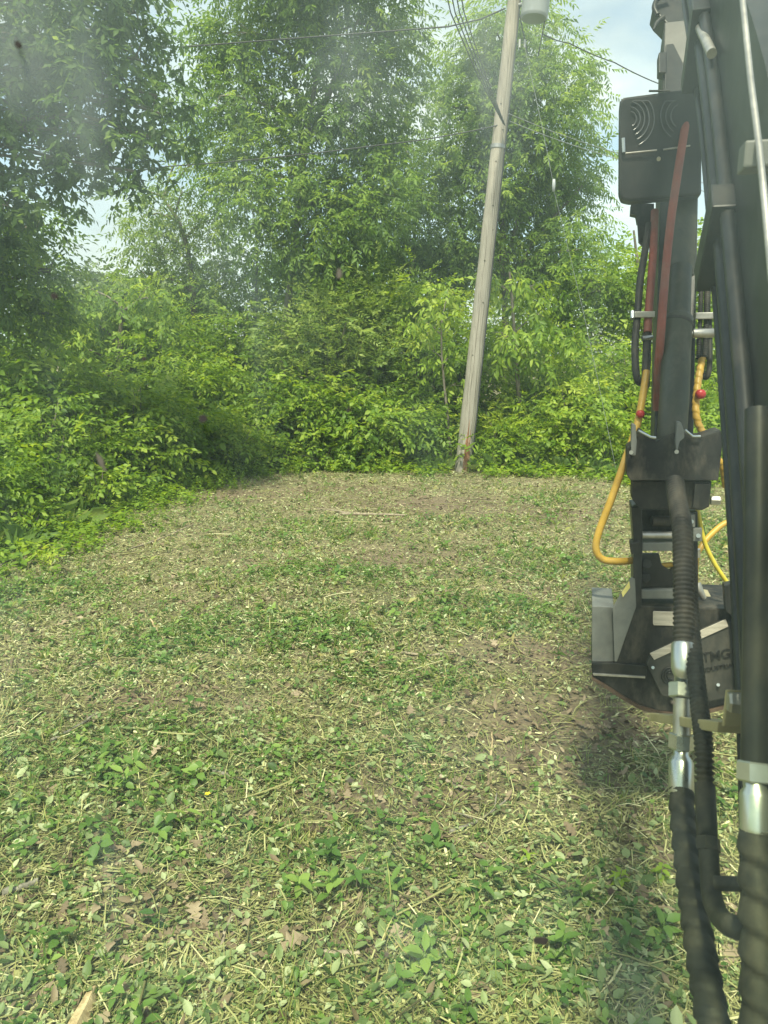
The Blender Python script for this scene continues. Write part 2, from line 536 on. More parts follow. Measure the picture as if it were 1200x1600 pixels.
def instance(templates, pos, yaw, pitch, roll, scale, tint, jitter=0.16):
    """bakes templates at N places; returns V, F, tint per face"""
    N = len(pos)
    pick = rng.integers(0, len(templates), N)
    Vs, Fs, Ts = [], [], []
    o = 0
    for k, (tv, tf, ti) in enumerate(templates):
        ix = np.where(pick == k)[0]
        if len(ix) == 0: continue
        R = rotm(yaw[ix], pitch[ix], roll[ix])
        V = np.einsum('nij,vj->nvi', R, tv) * scale[ix][:, None, None] + pos[ix][:, None, :]
        F = tf[None, :, :] + (np.arange(len(ix)) * len(tv))[:, None, None] + o
        nl = ti.max() + 1
        lt = tint[ix][:, None] + rng.normal(0, jitter, (len(ix), nl))
        Vs.append(V.reshape(-1, 3)); Fs.append(F.reshape(-1, 3)); Ts.append(lt[:, ti].ravel())
        o += V.shape[0] * V.shape[1]
    return np.vstack(Vs), np.vstack(Fs), np.clip(np.hstack(Ts), 0, 1)


T_ASH = [compound_spray(7, .30, .125, .044) for _ in range(6)]
T_ASH_S = [compound_spray(9, .34, .115, .038) for _ in range(6)]
T_HICK = [compound_spray(5, .24, .17, .066, ovate) for _ in range(6)]
T_TWIG = [twig_spray(9, .32, .085, .042) for _ in range(8)]
T_FINE = [twig_spray(12, .34, .065, .022, up=.3) for _ in range(8)]
T_BROAD = [twig_spray(7, .28, .105, .068, ovate) for _ in range(8)]
T_OAK = [fan_spray(5, .125, .08) for _ in range(2)] + [fan_spray(7, .115, .042, kite) for _ in range(4)] + [twig_spray(8, .26, .10, .042, kite) for _ in range(6)]
T_FAR = [twig_spray(7, .8, .4, .3) for _ in range(6)]


DMUL, SMUL = 3.0, 1.2


def clumps(lobes, dens, fill=0.35):
    """clump centres spread through ellipsoid lobes with a bias to the shell. lobe = (centre, rx, ry, rz)"""
    C, D, Z = [], [], []
    for (c, rx, ry, rz) in lobes:
        k = max(3, int(dens * (rx * rz + rx * ry) * 0.5))
        d = rng.normal(size=(k, 3)); d /= np.linalg.norm(d, axis=1)[:, None]
        rr = np.where(rng.random(k) < fill, rng.random(k) ** .5 * .75, rng.uniform(.72, 1.06, k))
        C.append(np.array(c) + d * rr[:, None] * np.array([rx, ry, rz])); D.append(d); Z.append(rr)
    return np.vstack(C), np.vstack(D), np.hstack(Z)


def foliage(lobes, templates, dens, per, spread, scale=1.0, tint=0.45, droop=0.35, tvar=0.16, fill=0.35):
    C, D, Z = clumps(lobes, dens * DMUL, fill)
    scale = scale * SMUL
    spread = spread * .95
    n = len(C)
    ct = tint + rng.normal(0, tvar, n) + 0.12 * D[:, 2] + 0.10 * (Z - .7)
    cnt = rng.poisson(per, n).clip(2)
    ix = np.repeat(np.arange(n), cnt)
    N = len(ix)
    off = rng.normal(0, 1, (N, 3)) * spread * np.array([1, 1, .7])
    pos = C[ix] + off
    dirv = D[ix] * .7 + off / (np.linalg.norm(off, axis=1)[:, None] + 1e-6) * .9 + rng.normal(0, .25, (N, 3))
    yaw = np.arctan2(dirv[:, 1], dirv[:, 0])
    pitch = droop + rng.normal(0, .35, N) - 0.35 * np.clip(dirv[:, 2], -.6, 1)
    roll = rng.normal(0, .4, N)
    sc = scale * rng.uniform(.75, 1.2, N)
    return instance(templates, pos, yaw, pitch, roll, sc, ct[ix]), C


def limb(mb, a, b_, r0, r1, sag=0.0, seg=6, wob=0.06, n=6):
    a, b_ = Vector(a), Vector(b_)
    L = (b_ - a).length
    pts, rs = [], []
    for i in range(n + 1):
        t = i / n
        w = math.sin(math.pi * t)
        pts.append(a.lerp(b_, t) + Vector((U_(-1, 1), U_(-1, 1), U_(-1, 1))) * wob * L * .35 * (1 if 0 < i < n else 0) + Vector((0, 0, sag * L * w)))
        rs.append(r0 + (r1 - r0) * t)
    mb.tube(pts, rs, seg)
    return pts


TREE_TRIS = 0


def make_tree(name, label, trunk, r0, lobes, templates, mat, dens=16, per=7, spread=.24, scale=1.0, tint=.45, droop=.35,
              bark='bark', cat='tree', group=None, tvar=.16, fill=.35, twigs=3, extra_stems=(), limb_r=.32):
    """trunk = list of points from the ground up; lobes = ellipsoids of the crown"""
    global TREE_TRIS
    base = Vector(trunk[0])
    root = empty(name, base)
    tag(root, label, cat, group)
    tp = smooth_path(trunk, 5)
    tb = MB()
    rs = [r0 * (1.25 if i == 0 else 1) * (1 - .82 * i / (len(tp) - 1)) + .012 for i in range(len(tp))]
    tb.tube(tp, rs, 9)
    for st in extra_stems:
        sp_ = smooth_path(st, 4)
        tb.tube(sp_, [r0 * .6 * (1 - .8 * i / (len(sp_) - 1)) + .01 for i in range(len(sp_))], 7)
    (V, F, T), C = foliage(lobes, templates, dens, per, spread, scale, tint, droop, tvar, fill)
    thin = cat == 'sapling' or group is not None or len(lobes) < 12
    lb = tb if thin else MB()                # thin stems: wood in one piece
    for (c, rx, ry, rz) in lobes:
        c = Vector(c)
        cand = [q for q in tp if q.z < c.z - .1] or tp[:2]
        s0 = min(cand, key=lambda q: (q - c).length + abs(q.z - (c.z - .5 * rz - .3)) * .5)
        rr = max(.012, r0 * limb_r)
        pts = limb(lb, s0, c, rr, rr * .45, .08, 6)
        inside = [Vector(q) for q in C if ((q[0] - c.x) / rx) ** 2 + ((q[1] - c.y) / ry) ** 2 + ((q[2] - c.z) / rz) ** 2 < 1.25]
        random.shuffle(inside)
        for q in inside[:twigs + int(rx * 3)]:
            limb(lb, pts[random.choice((3, 4, 5, 6))], q, rr * .4, .004, .05, 4, n=4)
    tb.build('trunk', bark, root)
    if not thin: lb.build('branches', bark, root)
    TREE_TRIS += len(F)
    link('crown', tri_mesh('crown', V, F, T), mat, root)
    return root


def lob(px, py, rp, Y, ky=1.0, kz=1.0, dY=None, sh=.86):
    """ellipsoid lobe from a photo position, radius in photo pixels at that distance"""
    s = mpp(py, Y) * rp * sh
    Y2 = Y + (U_(-.9, .9) * s if dY is None else dY)
    return (tuple(at(px, py, Y2)), s * 1.05, s * ky, s * kz)


def gpoint(px, Y):
    """ground point below the photo column px at distance Y"""
    py = 800 + FPX * math.tan(math.atan2(CAM_H, Y) - PITCH)
    q = at(px, py, Y)
    return Vector((q.x, Y, gz(q.x, Y) - .03))


# ================================================================== GROUND
def axis(lo, hi, fine_lo, fine_hi, step, grow=1.22):
    a = list(np.arange(fine_lo, fine_hi + 1e-6, step))
    s, q = step, fine_hi
    while q < hi: s *= grow; q += s; a.append(q)
    s, q = step, fine_lo
    pre = []
    while q > lo: s *= grow; q -= s; pre.append(q)
    return np.array(pre[::-1] + a)


GREEN = [(830, 880, 1.1, .9), (600, 1060, .6, .35), (430, 840, .8, .6), (200, 1200, .7, .4), (110, 1260, .5, .3), (880, 1420, .5, .25), (560, 1340, .3, .2),
         (260, 1000, .8, .4), (960, 1490, .4, .25), (500, 905, 1.0, .5), (40, 930, .7, .6), (480, 1000, .6, .4), (1150, 1250, .5, .4), (760, 960, .7, .5),
         (330, 1300, .35, .2), (860, 790, .7, .7), (1120, 830, 1, 1.2), (700, 1480, .3, .2)]
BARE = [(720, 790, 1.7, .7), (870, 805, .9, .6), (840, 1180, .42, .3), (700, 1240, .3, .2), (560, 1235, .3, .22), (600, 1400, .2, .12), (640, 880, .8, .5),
        (930, 1120, .55, .4), (850, 1130, .4, .3), (300, 1440, .3, .12), (500, 765, 1.8, .5), (380, 770, 1.0, .6), (540, 1470, .3, .12), (860, 1020, .5, .4), (240, 1100, .4, .2)]  # patches beside the mulcher: bare soil that also stands in for its shade


def wsum(P, x, y):
    s = np.zeros(np.shape(x))
    for (px, py, rx, ry) in P:
        c = gnd(px, py)
        s = np.maximum(s, np.exp(-(((x - c.x) / rx) ** 2 + ((y - c.y) / ry) ** 2)))
    return s


EDGE = [gnd(-450, 1010), gnd(-150, 905), gnd(0, 850), gnd(120, 800), gnd(250, 752), gnd(350, 733), gnd(450, 727), gnd(600, 728), gnd(720, 732), gnd(830, 733),
        gnd(950, 740), gnd(1100, 748), gnd(1300, 760), gnd(1600, 790)]
EX = np.array([q.x for q in EDGE]); EY = np.array([q.y for q in EDGE])


def edge_y(x):
    return np.interp(x, EX, EY) + 1.1 * (fbm(np.asarray(x) * 1.1 + 200, np.asarray(x) * 0 + 3.3, 3) - .5)


def inside(x, y):
    """signed-ish distance to the edge of the clearing (positive inside)"""
    return edge_y(x) - y


gx = axis(-420, 420, -6.5, 6.5, .10)
gy = axis(-420, 520, 1.2, 14.5, .10)
GX, GY = np.meshgrid(gx, gy)
GZ = ghz(GX, GY)
hill = np.clip((GY - 60) / 200, 0, 1) * 3.0
GZ = GZ + hill
near = (np.abs(GX) < 7) & (GY > 0) & (GY < 15)
GZ = GZ + near * (.018 * (fbm(GX * 7, GY * 7, 3) - .5))
nx, ny = len(gx), len(gy)
V = np.stack([GX.ravel(), GY.ravel(), GZ.ravel()], 1)
idx = np.arange(nx * ny).reshape(ny, nx)
q = np.stack([idx[:-1, :-1], idx[:-1, 1:], idx[1:, 1:], idx[1:, :-1]], -1).reshape(-1, 4)
F = np.vstack([q[:, [0, 1, 2]], q[:, [0, 2, 3]]])
me = tri_mesh('ground', V, F)
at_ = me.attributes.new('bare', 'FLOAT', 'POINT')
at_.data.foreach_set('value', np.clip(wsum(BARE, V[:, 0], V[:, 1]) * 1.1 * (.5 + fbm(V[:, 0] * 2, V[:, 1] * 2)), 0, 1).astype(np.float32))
me.polygons.foreach_set('use_smooth', np.ones(len(F), bool))
ground = link('ground', me, 'soil')
tag(ground, kind='structure')


# ---- litter
def scatter(n, y0, y1, margin=0.6, power=1.0):
    """n points in the view wedge of the ground between two distances, denser close by"""
    u = rng.random(n)
    y = (y0 ** .6 + (y1 ** .6 - y0 ** .6) * u) ** (1 / .6)
    half = y * .56 * 1.12 + margin
    x = rng.uniform(-1, 1, n) * half
    k = inside(x, y) > -.25 - .3 * rng.random(n)
    return x[k], y[k]


def lay(name, templates, mat, n, y0, y1, tint_f, keep_f, sc=(.6, 1.3), lift=(.002, .025), pitch=.25, label=None, jitter=.15, power=1.0, cheap=None, matted=False):
    """scatters one kind of litter; beyond 4.2 m the simpler templates in cheap are used"""
    x, y = scatter(n, y0, y1, power=power)
    k = rng.random(len(x)) < keep_f(x, y)
    x, y = x[k], y[k]
    parts, o = [], 0
    for tpl, sel in ((templates, y < 4.2), (cheap or templates, y >= 4.2)):
        xx, yy = x[sel], y[sel]
        N = len(xx)
        zz = ghz(xx, yy) + rng.uniform(*lift, N)
        V, F, T = instance(tpl, np.stack([xx, yy, zz], 1), (fbm(xx * 1.6 + 61, yy * 1.6 + 13, 3) * 14 + rng.normal(0, .75, N)) if matted else rng.uniform(0, 6.283, N), rng.normal(0, pitch, N),
                           rng.normal(0, pitch, N), rng.uniform(*sc, N) * (1 + .03 * np.clip(yy - 4, 0, 10)), tint_f(xx, yy) + rng.normal(0, .2, N), jitter)
        parts.append((V, F + o, T)); o += len(V)
    ob = link(name, tri_mesh(name, np.vstack([q[0] for q in parts]), np.vstack([q[1] for q in parts]), np.hstack([q[2] for q in parts])), mat)
    tag(ob, label, 'litter', kind='stuff')


def quad(L, W):
    b = U_(-.1, .1) * L
    return np.array([[-L / 2, -W / 2, 0], [-L / 2, W / 2, .002], [L / 2, W * .4 + b, 0], [L / 2, -W * .4 + b, .002]]), np.array([[0, 2, 1], [0, 3, 2]])


def strand(L, W):
    b = U_(-.12, .12) * L
    v = np.array([[-L / 2, -W / 2, 0], [-L / 2, W / 2, 0], [0, W / 2 + b, L * .03], [0, -W / 2 + b, L * .03], [L / 2, W * .3, 0], [L / 2, -W * .3, 0]])
    return v, np.array([[0, 3, 2], [0, 2, 1], [3, 5, 4], [3, 4, 2]])


def single(v, f): return v, f, np.zeros(len(f), int)


T_STRAW = [single(*strand(U_(.02, .085), U_(.0016, .0042))) for _ in range(12)] + [single(*strand(U_(.10, .20), U_(.002, .005))) for _ in range(4)]
T_CHIP = [single(*strand(U_(.010, .030), U_(.004, .010))) for _ in range(8)]
T_BIT = [single(*ovate(U_(.022, .045), U_(.014, .028), .2, U_(-.3, .3))) for _ in range(6)] + [single(*ovate(U_(.05, .065), U_(.03, .042), .2, U_(-.3, .3))) for _ in range(2)] + [single(*kite(U_(.02, .05), U_(.012, .022), .3)) for _ in range(6)]
T_STRAW_F = [single(*quad(U_(.02, .08), U_(.0022, .005))) for _ in range(10)]
T_CHIP_F = [single(*quad(U_(.014, .035), U_(.006, .012))) for _ in range(8)]
T_BIT_F = [single(*kite(U_(.024, .05), U_(.016, .028), .3)) for _ in range(8)]
T_DRY_F = [single(*kite(U_(.03, .08), U_(.02, .05), .4)) for _ in range(8)]
T_DRY = [single(*ovate(U_(.03, .07), U_(.02, .04), .35, U_(-.4, .4))) for _ in range(6)] + [single(*oak(U_(.06, .10), U_(.04, .07))) for _ in range(4)]


def blade(L, W, lean):
    pts = []
    for t in (0, .4, .75, 1.0):
        pts.append((lean * L * t * t, 0, L * (t - .25 * lean * t * t)))
    w = [W, W * .9, W * .6, 0]
    v = []
    for (x, y, z_), ww in zip(pts[:3], w): v += [(x, -ww / 2, z_), (x, ww / 2, z_)]
    v.append(pts[3])
    return np.array(v), np.array([[0, 1, 3], [0, 3, 2], [2, 3, 5], [2, 5, 4], [4, 5, 6]])


def blade2(L, W, lean):
    return np.array([[0, -W / 2, 0], [0, W / 2, 0], [lean * L * .35, W * .4, L * .6], [lean * L, 0, L * (1 - .3 * lean)]]), np.array([[0, 1, 2], [0, 2, 3]])


def tuft(k, L, W, blade=blade):
    return compose([(*blade(L * U_(.5, 1.1), W * U_(.7, 1.2), U_(.2, 1.1)), (U_(-.02, .02), U_(-.02, .02), 0), U_(0, 6.28), U_(-.2, .2), U_(-.3, .3)) for _ in range(k)])


def sprig(k, H, L, W, shape=ovate):
    lv = []
    for i in range(k):
        t = .35 + .65 * i / max(1, k - 1)
        lv.append((*shape(L * U_(.7, 1.1), W * U_(.8, 1.1)), (U_(-.006, .006), U_(-.006, .006), H * t), i * 2.4 + U_(-.4, .4), U_(-.5, .35), U_(-.3, .3)))
    lv.append((*strand(H * 1.02, .003), (0, 0, H / 2), 0, 1.5708, 0))
    return compose(lv)


T_TUFT = [tuft(6, .07, .0042) for _ in range(8)]
T_TUFT_F = [tuft(5, .07, .006, blade2) for _ in range(8)]
T_TUFT_L = [tuft(5, .13, .0045) for _ in range(6)]
T_SPRIG = [sprig(4, U_(.015, .05), U_(.024, .042), U_(.014, .024)) for _ in range(10)]
T_SPRIG_F = [sprig(4, U_(.02, .05), U_(.032, .05), U_(.022, .03), kite) for _ in range(10)]
T_SPRIG_L = [sprig(6, U_(.05, .10), U_(.045, .065), U_(.026, .036)) for _ in range(8)]

fN = lambda x, y, s, o: fbm(x * s + o, y * s + o * 1.7, 3)
gW = lambda x, y: np.clip(wsum(GREEN, x, y) * 1.15 + (fN(x, y, 1.1, 3) - .5) * 1.7 + .06, 0, 1)
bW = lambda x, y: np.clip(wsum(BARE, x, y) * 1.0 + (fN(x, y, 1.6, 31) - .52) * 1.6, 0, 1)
far = lambda x, y: np.clip((y - 4) / 8, 0, 1)

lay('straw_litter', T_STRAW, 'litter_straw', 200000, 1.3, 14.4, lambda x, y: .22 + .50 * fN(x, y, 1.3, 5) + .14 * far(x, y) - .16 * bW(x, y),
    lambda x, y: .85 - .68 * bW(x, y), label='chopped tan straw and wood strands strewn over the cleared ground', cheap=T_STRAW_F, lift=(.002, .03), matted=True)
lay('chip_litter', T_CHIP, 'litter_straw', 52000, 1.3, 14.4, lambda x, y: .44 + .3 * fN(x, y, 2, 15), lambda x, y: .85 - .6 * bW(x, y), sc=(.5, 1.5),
    label='small pale wood chips scattered over the cleared ground', cheap=T_CHIP_F, lift=(.002, .03))
lay('leaf_bits', T_BIT, 'litter_green', 120000, 1.3, 14.4, lambda x, y: .44 + .25 * fN(x, y, 2, 25) + .12 * far(x, y), lambda x, y: .40 + .50 * gW(x, y) - .36 * bW(x, y), sc=(.4, 1.1), pitch=.4,
    lift=(.004, .04), label='shredded green leaf pieces lying on the cleared ground', cheap=T_BIT_F)
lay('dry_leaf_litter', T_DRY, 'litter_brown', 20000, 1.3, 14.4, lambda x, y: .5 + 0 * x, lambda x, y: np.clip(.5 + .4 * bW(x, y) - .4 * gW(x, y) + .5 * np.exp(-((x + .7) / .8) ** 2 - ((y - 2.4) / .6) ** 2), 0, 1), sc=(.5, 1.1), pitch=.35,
    label='small dry brown leaves mixed into the mulch', cheap=T_DRY_F)
lay('short_grass', T_TUFT, 'grass_blade', 22000, 1.3, 14.4, lambda x, y: .58 + .3 * (fN(x, y, 1.5, 45) - .5), lambda x, y: .22 + .75 * gW(x, y) - .3 * bW(x, y), lift=(-.005, .004), pitch=.4,
    label='short green and yellow grass growing through the mulch', cheap=T_TUFT_F, sc=(.5, 1.2))
lay('ground_plants', T_SPRIG, 'weed_leaf', 34000, 1.3, 14.4, lambda x, y: .45 + .35 * (fN(x, y, 1.2, 55) - .5), lambda x, y: .02 + .8 * gW(x, y) ** 1.7 - .25 * bW(x, y), lift=(-.006, .002), pitch=.25,
    label='low broadleaf weeds carpeting parts of the clearing', cheap=T_SPRIG_F)
def stem(L, r):
    n_, P = 4, []
    bx, bz = U_(-.12, .12) * L, U_(0, .06) * L
    v, f = [], []
    for i in range(n_ + 1):
        t_ = i / n_
        for k in range(3):
            a_ = 2.094 * k
            rr = r * (1 - .4 * t_) * U_(.8, 1.2)
            v.append((L * (t_ - .5), bx * math.sin(3.1416 * t_) + math.cos(a_) * rr, bz * math.sin(3.1416 * t_) + math.sin(a_) * rr))
    for i in range(n_):
        for k in range(3):
            a_, b2 = i * 3 + k, i * 3 + (k + 1) % 3
            f += [(a_, b2, b2 + 3), (a_, b2 + 3, a_ + 3)]
    return np.array(v), np.array(f)


T_STEM = [single(*stem(U_(.12, .38), U_(.0022, .0055))) for _ in range(12)]
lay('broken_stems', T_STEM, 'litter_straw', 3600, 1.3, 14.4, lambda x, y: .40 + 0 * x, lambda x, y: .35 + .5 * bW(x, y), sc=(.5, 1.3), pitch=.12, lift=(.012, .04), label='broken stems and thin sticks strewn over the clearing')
lay('tall_weeds', T_SPRIG_L, 'weed_leaf', 1500, 1.3, 14.4, lambda x, y: .55 + 0 * x, lambda x, y: .8 * gW(x, y) ** 2, lift=(-.006, .002), pitch=.2,
    label='taller leafy weed sprigs in the green patches')
lay('long_grass', T_TUFT_L, 'grass_blade', 3600, 1.3, 14.4, lambda x, y: .65 + 0 * x, lambda x, y: .7 * gW(x, y) ** 1.5 + .08, lift=(-.006, .002), pitch=.4,
    label='longer loose grass blades standing in the green patches')

# grass and weeds along the edge of the clearing
def edge_band(name, templates, mat, n, lo, hi, sc, tint, label, x0=-8.5, x1=9.0):
    seg = np.hypot(np.diff(EX), np.diff(EY)); acc = np.concatenate([[0], np.cumsum(seg)])
    u = rng.uniform(0, acc[-1], n * 2)
    px_, py_ = np.interp(u, acc, EX), np.interp(u, acc, EY)
    k = (px_ > x0) & (px_ < x1)
    u, px_, py_ = u[k][:n], px_[k][:n], py_[k][:n]
    dx, dy = np.interp(u + .5, acc, EX) - np.interp(u - .5, acc, EX), np.interp(u + .5, acc, EY) - np.interp(u - .5, acc, EY)
    ln = np.hypot(dx, dy) + 1e-6
    off = lo + (hi - lo) * rng.random(len(u)) ** .7 + .9 * (fbm(u * 1.1 + 200, u * 0 + 3.3, 3) - .5)      # ragged, measured square to the edge
    x, y = px_ - dy / ln * off, py_ + dx / ln * off
    z_ = ghz(x, y)
    k = (y > 3.2) & ~((np.abs(x - gnd(722, 734).x) < .26) & (y < 13.6))       # open ground at the foot of the pole
    x, y, z_ = x[k], y[k], z_[k]
    N = len(x)
    ob = link(name, tri_mesh(name, *instance(templates, np.stack([x, y, z_ - .01], 1), rng.uniform(0, 6.28, N), rng.normal(0, .2, N), rng.normal(0, .2, N),
              rng.uniform(*sc, N), tint + .25 * (fbm(x * 1.3, y * 1.3, 2) - .5) + rng.normal(0, .1, N))), mat)
    tag(ob, label, 'undergrowth', kind='stuff')


T_EDGE = [sprig(12, U_(.3, .6), U_(.08, .12), U_(.05, .07), kite) for _ in range(10)]
T_SPRIG_E = [sprig(6, U_(.06, .16), U_(.05, .08), U_(.03, .045), kite) for _ in range(8)]
T_EDGE_G = [tuft(9, .45, .008, blade2) for _ in range(8)]
T_STUB = [single(stem(U_(.12, .4), U_(.004, .008))[0][:, [2, 1, 0]], stem(.2, .006)[1]) for _ in range(10)]
edge_band('cut_stems', T_STUB, 'litter_straw', 420, -.55, .6, (.5, 1.3), .42, 'cut stems and stubs standing at the edge of the clearing')
edge_band('undergrowth', T_EDGE, 'shrub_leaf', 4200, .0, 2.6, (.35, 1.2), .5, 'mixed green undergrowth along the edge of the clearing')
edge_band('low_weeds', T_SPRIG_E, 'bright_leaf', 6500, -1.1, .8, (.5, 1.9), .30, 'low bright weeds creeping out from the edge of the clearing')
edge_band('bank_weeds', T_EDGE, 'shrub_leaf', 1300, -1.6, .2, (.15, .6), .42, 'short weeds thinning out from the left bank into the clearing', -6.5, -1.3)
edge_band('edge_grass', T_EDGE_G, 'grass_blade', 2600, -.5, 1.2, (.25, .95), .42, 'tall green grass along the edge of the clearing')

# ================================================================== TREES
def tr(*pts):
    return [Vector(q) for q in pts]


T1Y = 16.0
make_tree('tall_tree', 'tall slender green tree with pale forked trunk rising above the clearing, left of the pole',
          tr(gpoint(440, T1Y), at(443, 545, T1Y), at(453, 450, T1Y), at(466, 330, T1Y), at(482, 200, T1Y), at(503, 60, T1Y), at(520, -90, T1Y)), .085,
          [lob(*a, T1Y, .9) for a in ((385, 70, 62), (470, 40, 62), (578, 55, 70), (612, 118, 44), (345, 150, 52), (415, 170, 66), (530, 150, 70), (592, 205, 58),
           (352, 250, 52), (440, 275, 70), (545, 275, 66), (520, -70, 100), (415, -70, 90), (348, 52, 34), (612, 40, 36), (600, 300, 46), (395, 330, 58), (520, 360, 60), (470, 400, 50), (580, 350, 50), (620, -50, 45))],
          T_ASH, 'ash_leaf', dens=28, per=11, spread=.29, scale=.88, tint=.45, bark='pale_bark', fill=.4,
          extra_stems=(tr(at(466, 330, T1Y), at(470, 200, T1Y + .3), at(450, 60, T1Y + .5), at(440, -40, T1Y + .5)),
                       tr(at(478, 230, T1Y), at(520, 130, T1Y - .2), at(560, 30, T1Y - .4))))

T2Y = 18.5
make_tree('broad_tree', 'broad round-topped green tree standing behind the utility pole',
          tr(gpoint(792, T2Y), at(790, 520, T2Y), at(787, 400, T2Y), at(783, 280, T2Y), at(790, 150, T2Y), at(795, 60, T2Y)), .09,
          [lob(*a, T2Y, .8) for a in ((775, 50, 50), (832, 62, 52), (880, 122, 42), (728, 110, 46), (700, 165, 34), (775, 145, 72), (855, 175, 72), (722, 215, 54),
           (800, 245, 70), (885, 262, 52), (855, 330, 72), (755, 320, 56), (905, 390, 48), (690, 250, 28), (800, 400, 60), (705, 380, 50), (860, 430, 55), (740, 430, 50))],
          T_ASH_S, 'ash_leaf', dens=24, per=11, spread=.31, scale=.95, tint=.5, fill=.42,
          extra_stems=(tr(at(788, 420, T2Y), at(815, 320, T2Y), at(850, 200, T2Y)), tr(at(789, 440, T2Y), at(765, 330, T2Y), at(735, 200, T2Y)), tr(at(790, 450, T2Y), at(840, 370, T2Y), at(910, 290, T2Y))))

T3Y = 9.8
make_tree('oak_tree', 'dark overhanging oak whose leafy boughs fill the upper corner beside the gap of blue sky',
          tr((-8.6, 9.6, gz(-8.6, 9.6) - .05), (-8.5, 9.6, 1.8), (-8.2, 9.6, 3.8), (-7.9, 9.7, 6.0), (-7.6, 9.7, 8.5)), .26,
          [lob(*a, T3Y, 1.0) for a in ((55, 60, 90), (150, 50, 84), (212, 92, 46), (55, 170, 88), (160, 160, 84), (245, 150, 30), (62, 250, 66), (165, 222, 54), (238, 215, 34),
           (12, 320, 52), (-80, 100, 140), (-100, 260, 130), (150, -40, 90), (212, 20, 40), (20, -50, 110), (212, 268, 22), (-60, 400, 90), (258, 180, 18))],
          T_OAK, 'oak_leaf', dens=23, per=8, spread=.21, limb_r=.14, tint=.38, droop=.55, fill=.5, twigs=6)

T4Y = 11.5
make_tree('leaning_tree', 'mid-green tree at the clearing side below the overhanging oak',
          tr(gpoint(-60, T4Y), at(-55, 620, T4Y), at(-30, 500, T4Y), at(0, 400, T4Y), at(30, 340, T4Y)), .12,
          [lob(*a, T4Y, .9) for a in ((25, 375, 52), (78, 425, 40), (68, 352, 22), (10, 460, 70), (75, 490, 46), (-60, 430, 80), (45, 330, 24), (84, 420, 20))],
          T_TWIG, 'shrub_leaf', dens=30, per=9, spread=.2, tint=.38, fill=.45)

T5Y = 17.5
make_tree('feathery_tree', 'loose feathery tree leaning into the sky gap beside the tall slender tree',
          tr(gpoint(310, T5Y), at(305, 540, T5Y), at(300, 440, T5Y), at(285, 360, T5Y), at(255, 310, T5Y)), .09,
          [lob(*a, T5Y, .8) for a in ((285, 300, 40), (232, 335, 38), (222, 362, 24), (255, 390, 52), (325, 345, 48), (315, 245, 32), (222, 425, 38), (330, 430, 62), (232, 300, 16), (300, 205, 22))],
          T_ASH, 'grey_leaf', dens=24, per=9, spread=.28, scale=.8, tint=.42, fill=.4)

T6Y = 19.5
make_tree('dense_tree', 'dense shaded tree filling the gap between the tall slender tree and the pole',
          tr(gpoint(650, T6Y), at(650, 520, T6Y), at(648, 400, T6Y), at(645, 260, T6Y)), .08,
          [lob(*a, T6Y, .8) for a in ((640, 265, 50), (690, 305, 42), (650, 345, 66), (595, 385, 66), (555, 425, 62), (702, 405, 52), (622, 215, 28), (640, 450, 70), (500, 440, 60))],
          T_ASH, 'ash_leaf', dens=21, per=10, spread=.31, scale=.9, tint=.46, fill=.4)

T9Y = 18.0
make_tree('edge_tree', 'bushy tree at the clearing edge partly hidden behind the excavator arm',
          tr(gpoint(1010, T9Y), at(1008, 560, T9Y), at(1000, 450, T9Y), at(990, 360, T9Y)), .07,
          [lob(*a, T9Y, .8) for a in ((930, 455, 56), (985, 470, 60), (900, 515, 56), (990, 425, 28), (1060, 450, 80), (1150, 430, 100), (1050, 540, 80), (1160, 560, 90), (960, 445, 28))],
          T_TWIG, 'shrub_leaf', dens=20, per=9, spread=.27, scale=1.25, tint=.5, fill=.45)

T10Y = 18.0
make_tree('shaded_tree', 'dark shaded tree behind the lower trunk of the tall slender tree',
          tr(gpoint(395, T10Y), at(395, 560, T10Y), at(400, 470, T10Y), at(402, 390, T10Y)), .07,
          [lob(*a, T10Y, .8) for a in ((395, 410, 62), (345, 490, 66), (445, 470, 66), (275, 480, 60), (520, 500, 66), (420, 550, 66), (580, 520, 60), (320, 560, 60))],
          T_TWIG, 'ash_leaf', dens=19, per=9, spread=.29, scale=1.0, tint=.45, fill=.4)

T11Y = 14.5
make_tree('small_tree', 'drooping small tree above the left bank of bushes',
          tr(gpoint(185, T11Y), at(186, 600, T11Y), at(188, 540, T11Y), at(190, 480, T11Y)), .08,
          [lob(*a, T11Y, .9) for a in ((130, 495, 50), (195, 500, 56), (262, 530, 50), (65, 530, 56), (230, 465, 30), (150, 455, 22), (120, 560, 56), (205, 575, 56))],
          T_HICK, 'shrub_leaf', dens=19, per=9, spread=.24, scale=.68, tint=.36, droop=.6, fill=.4)

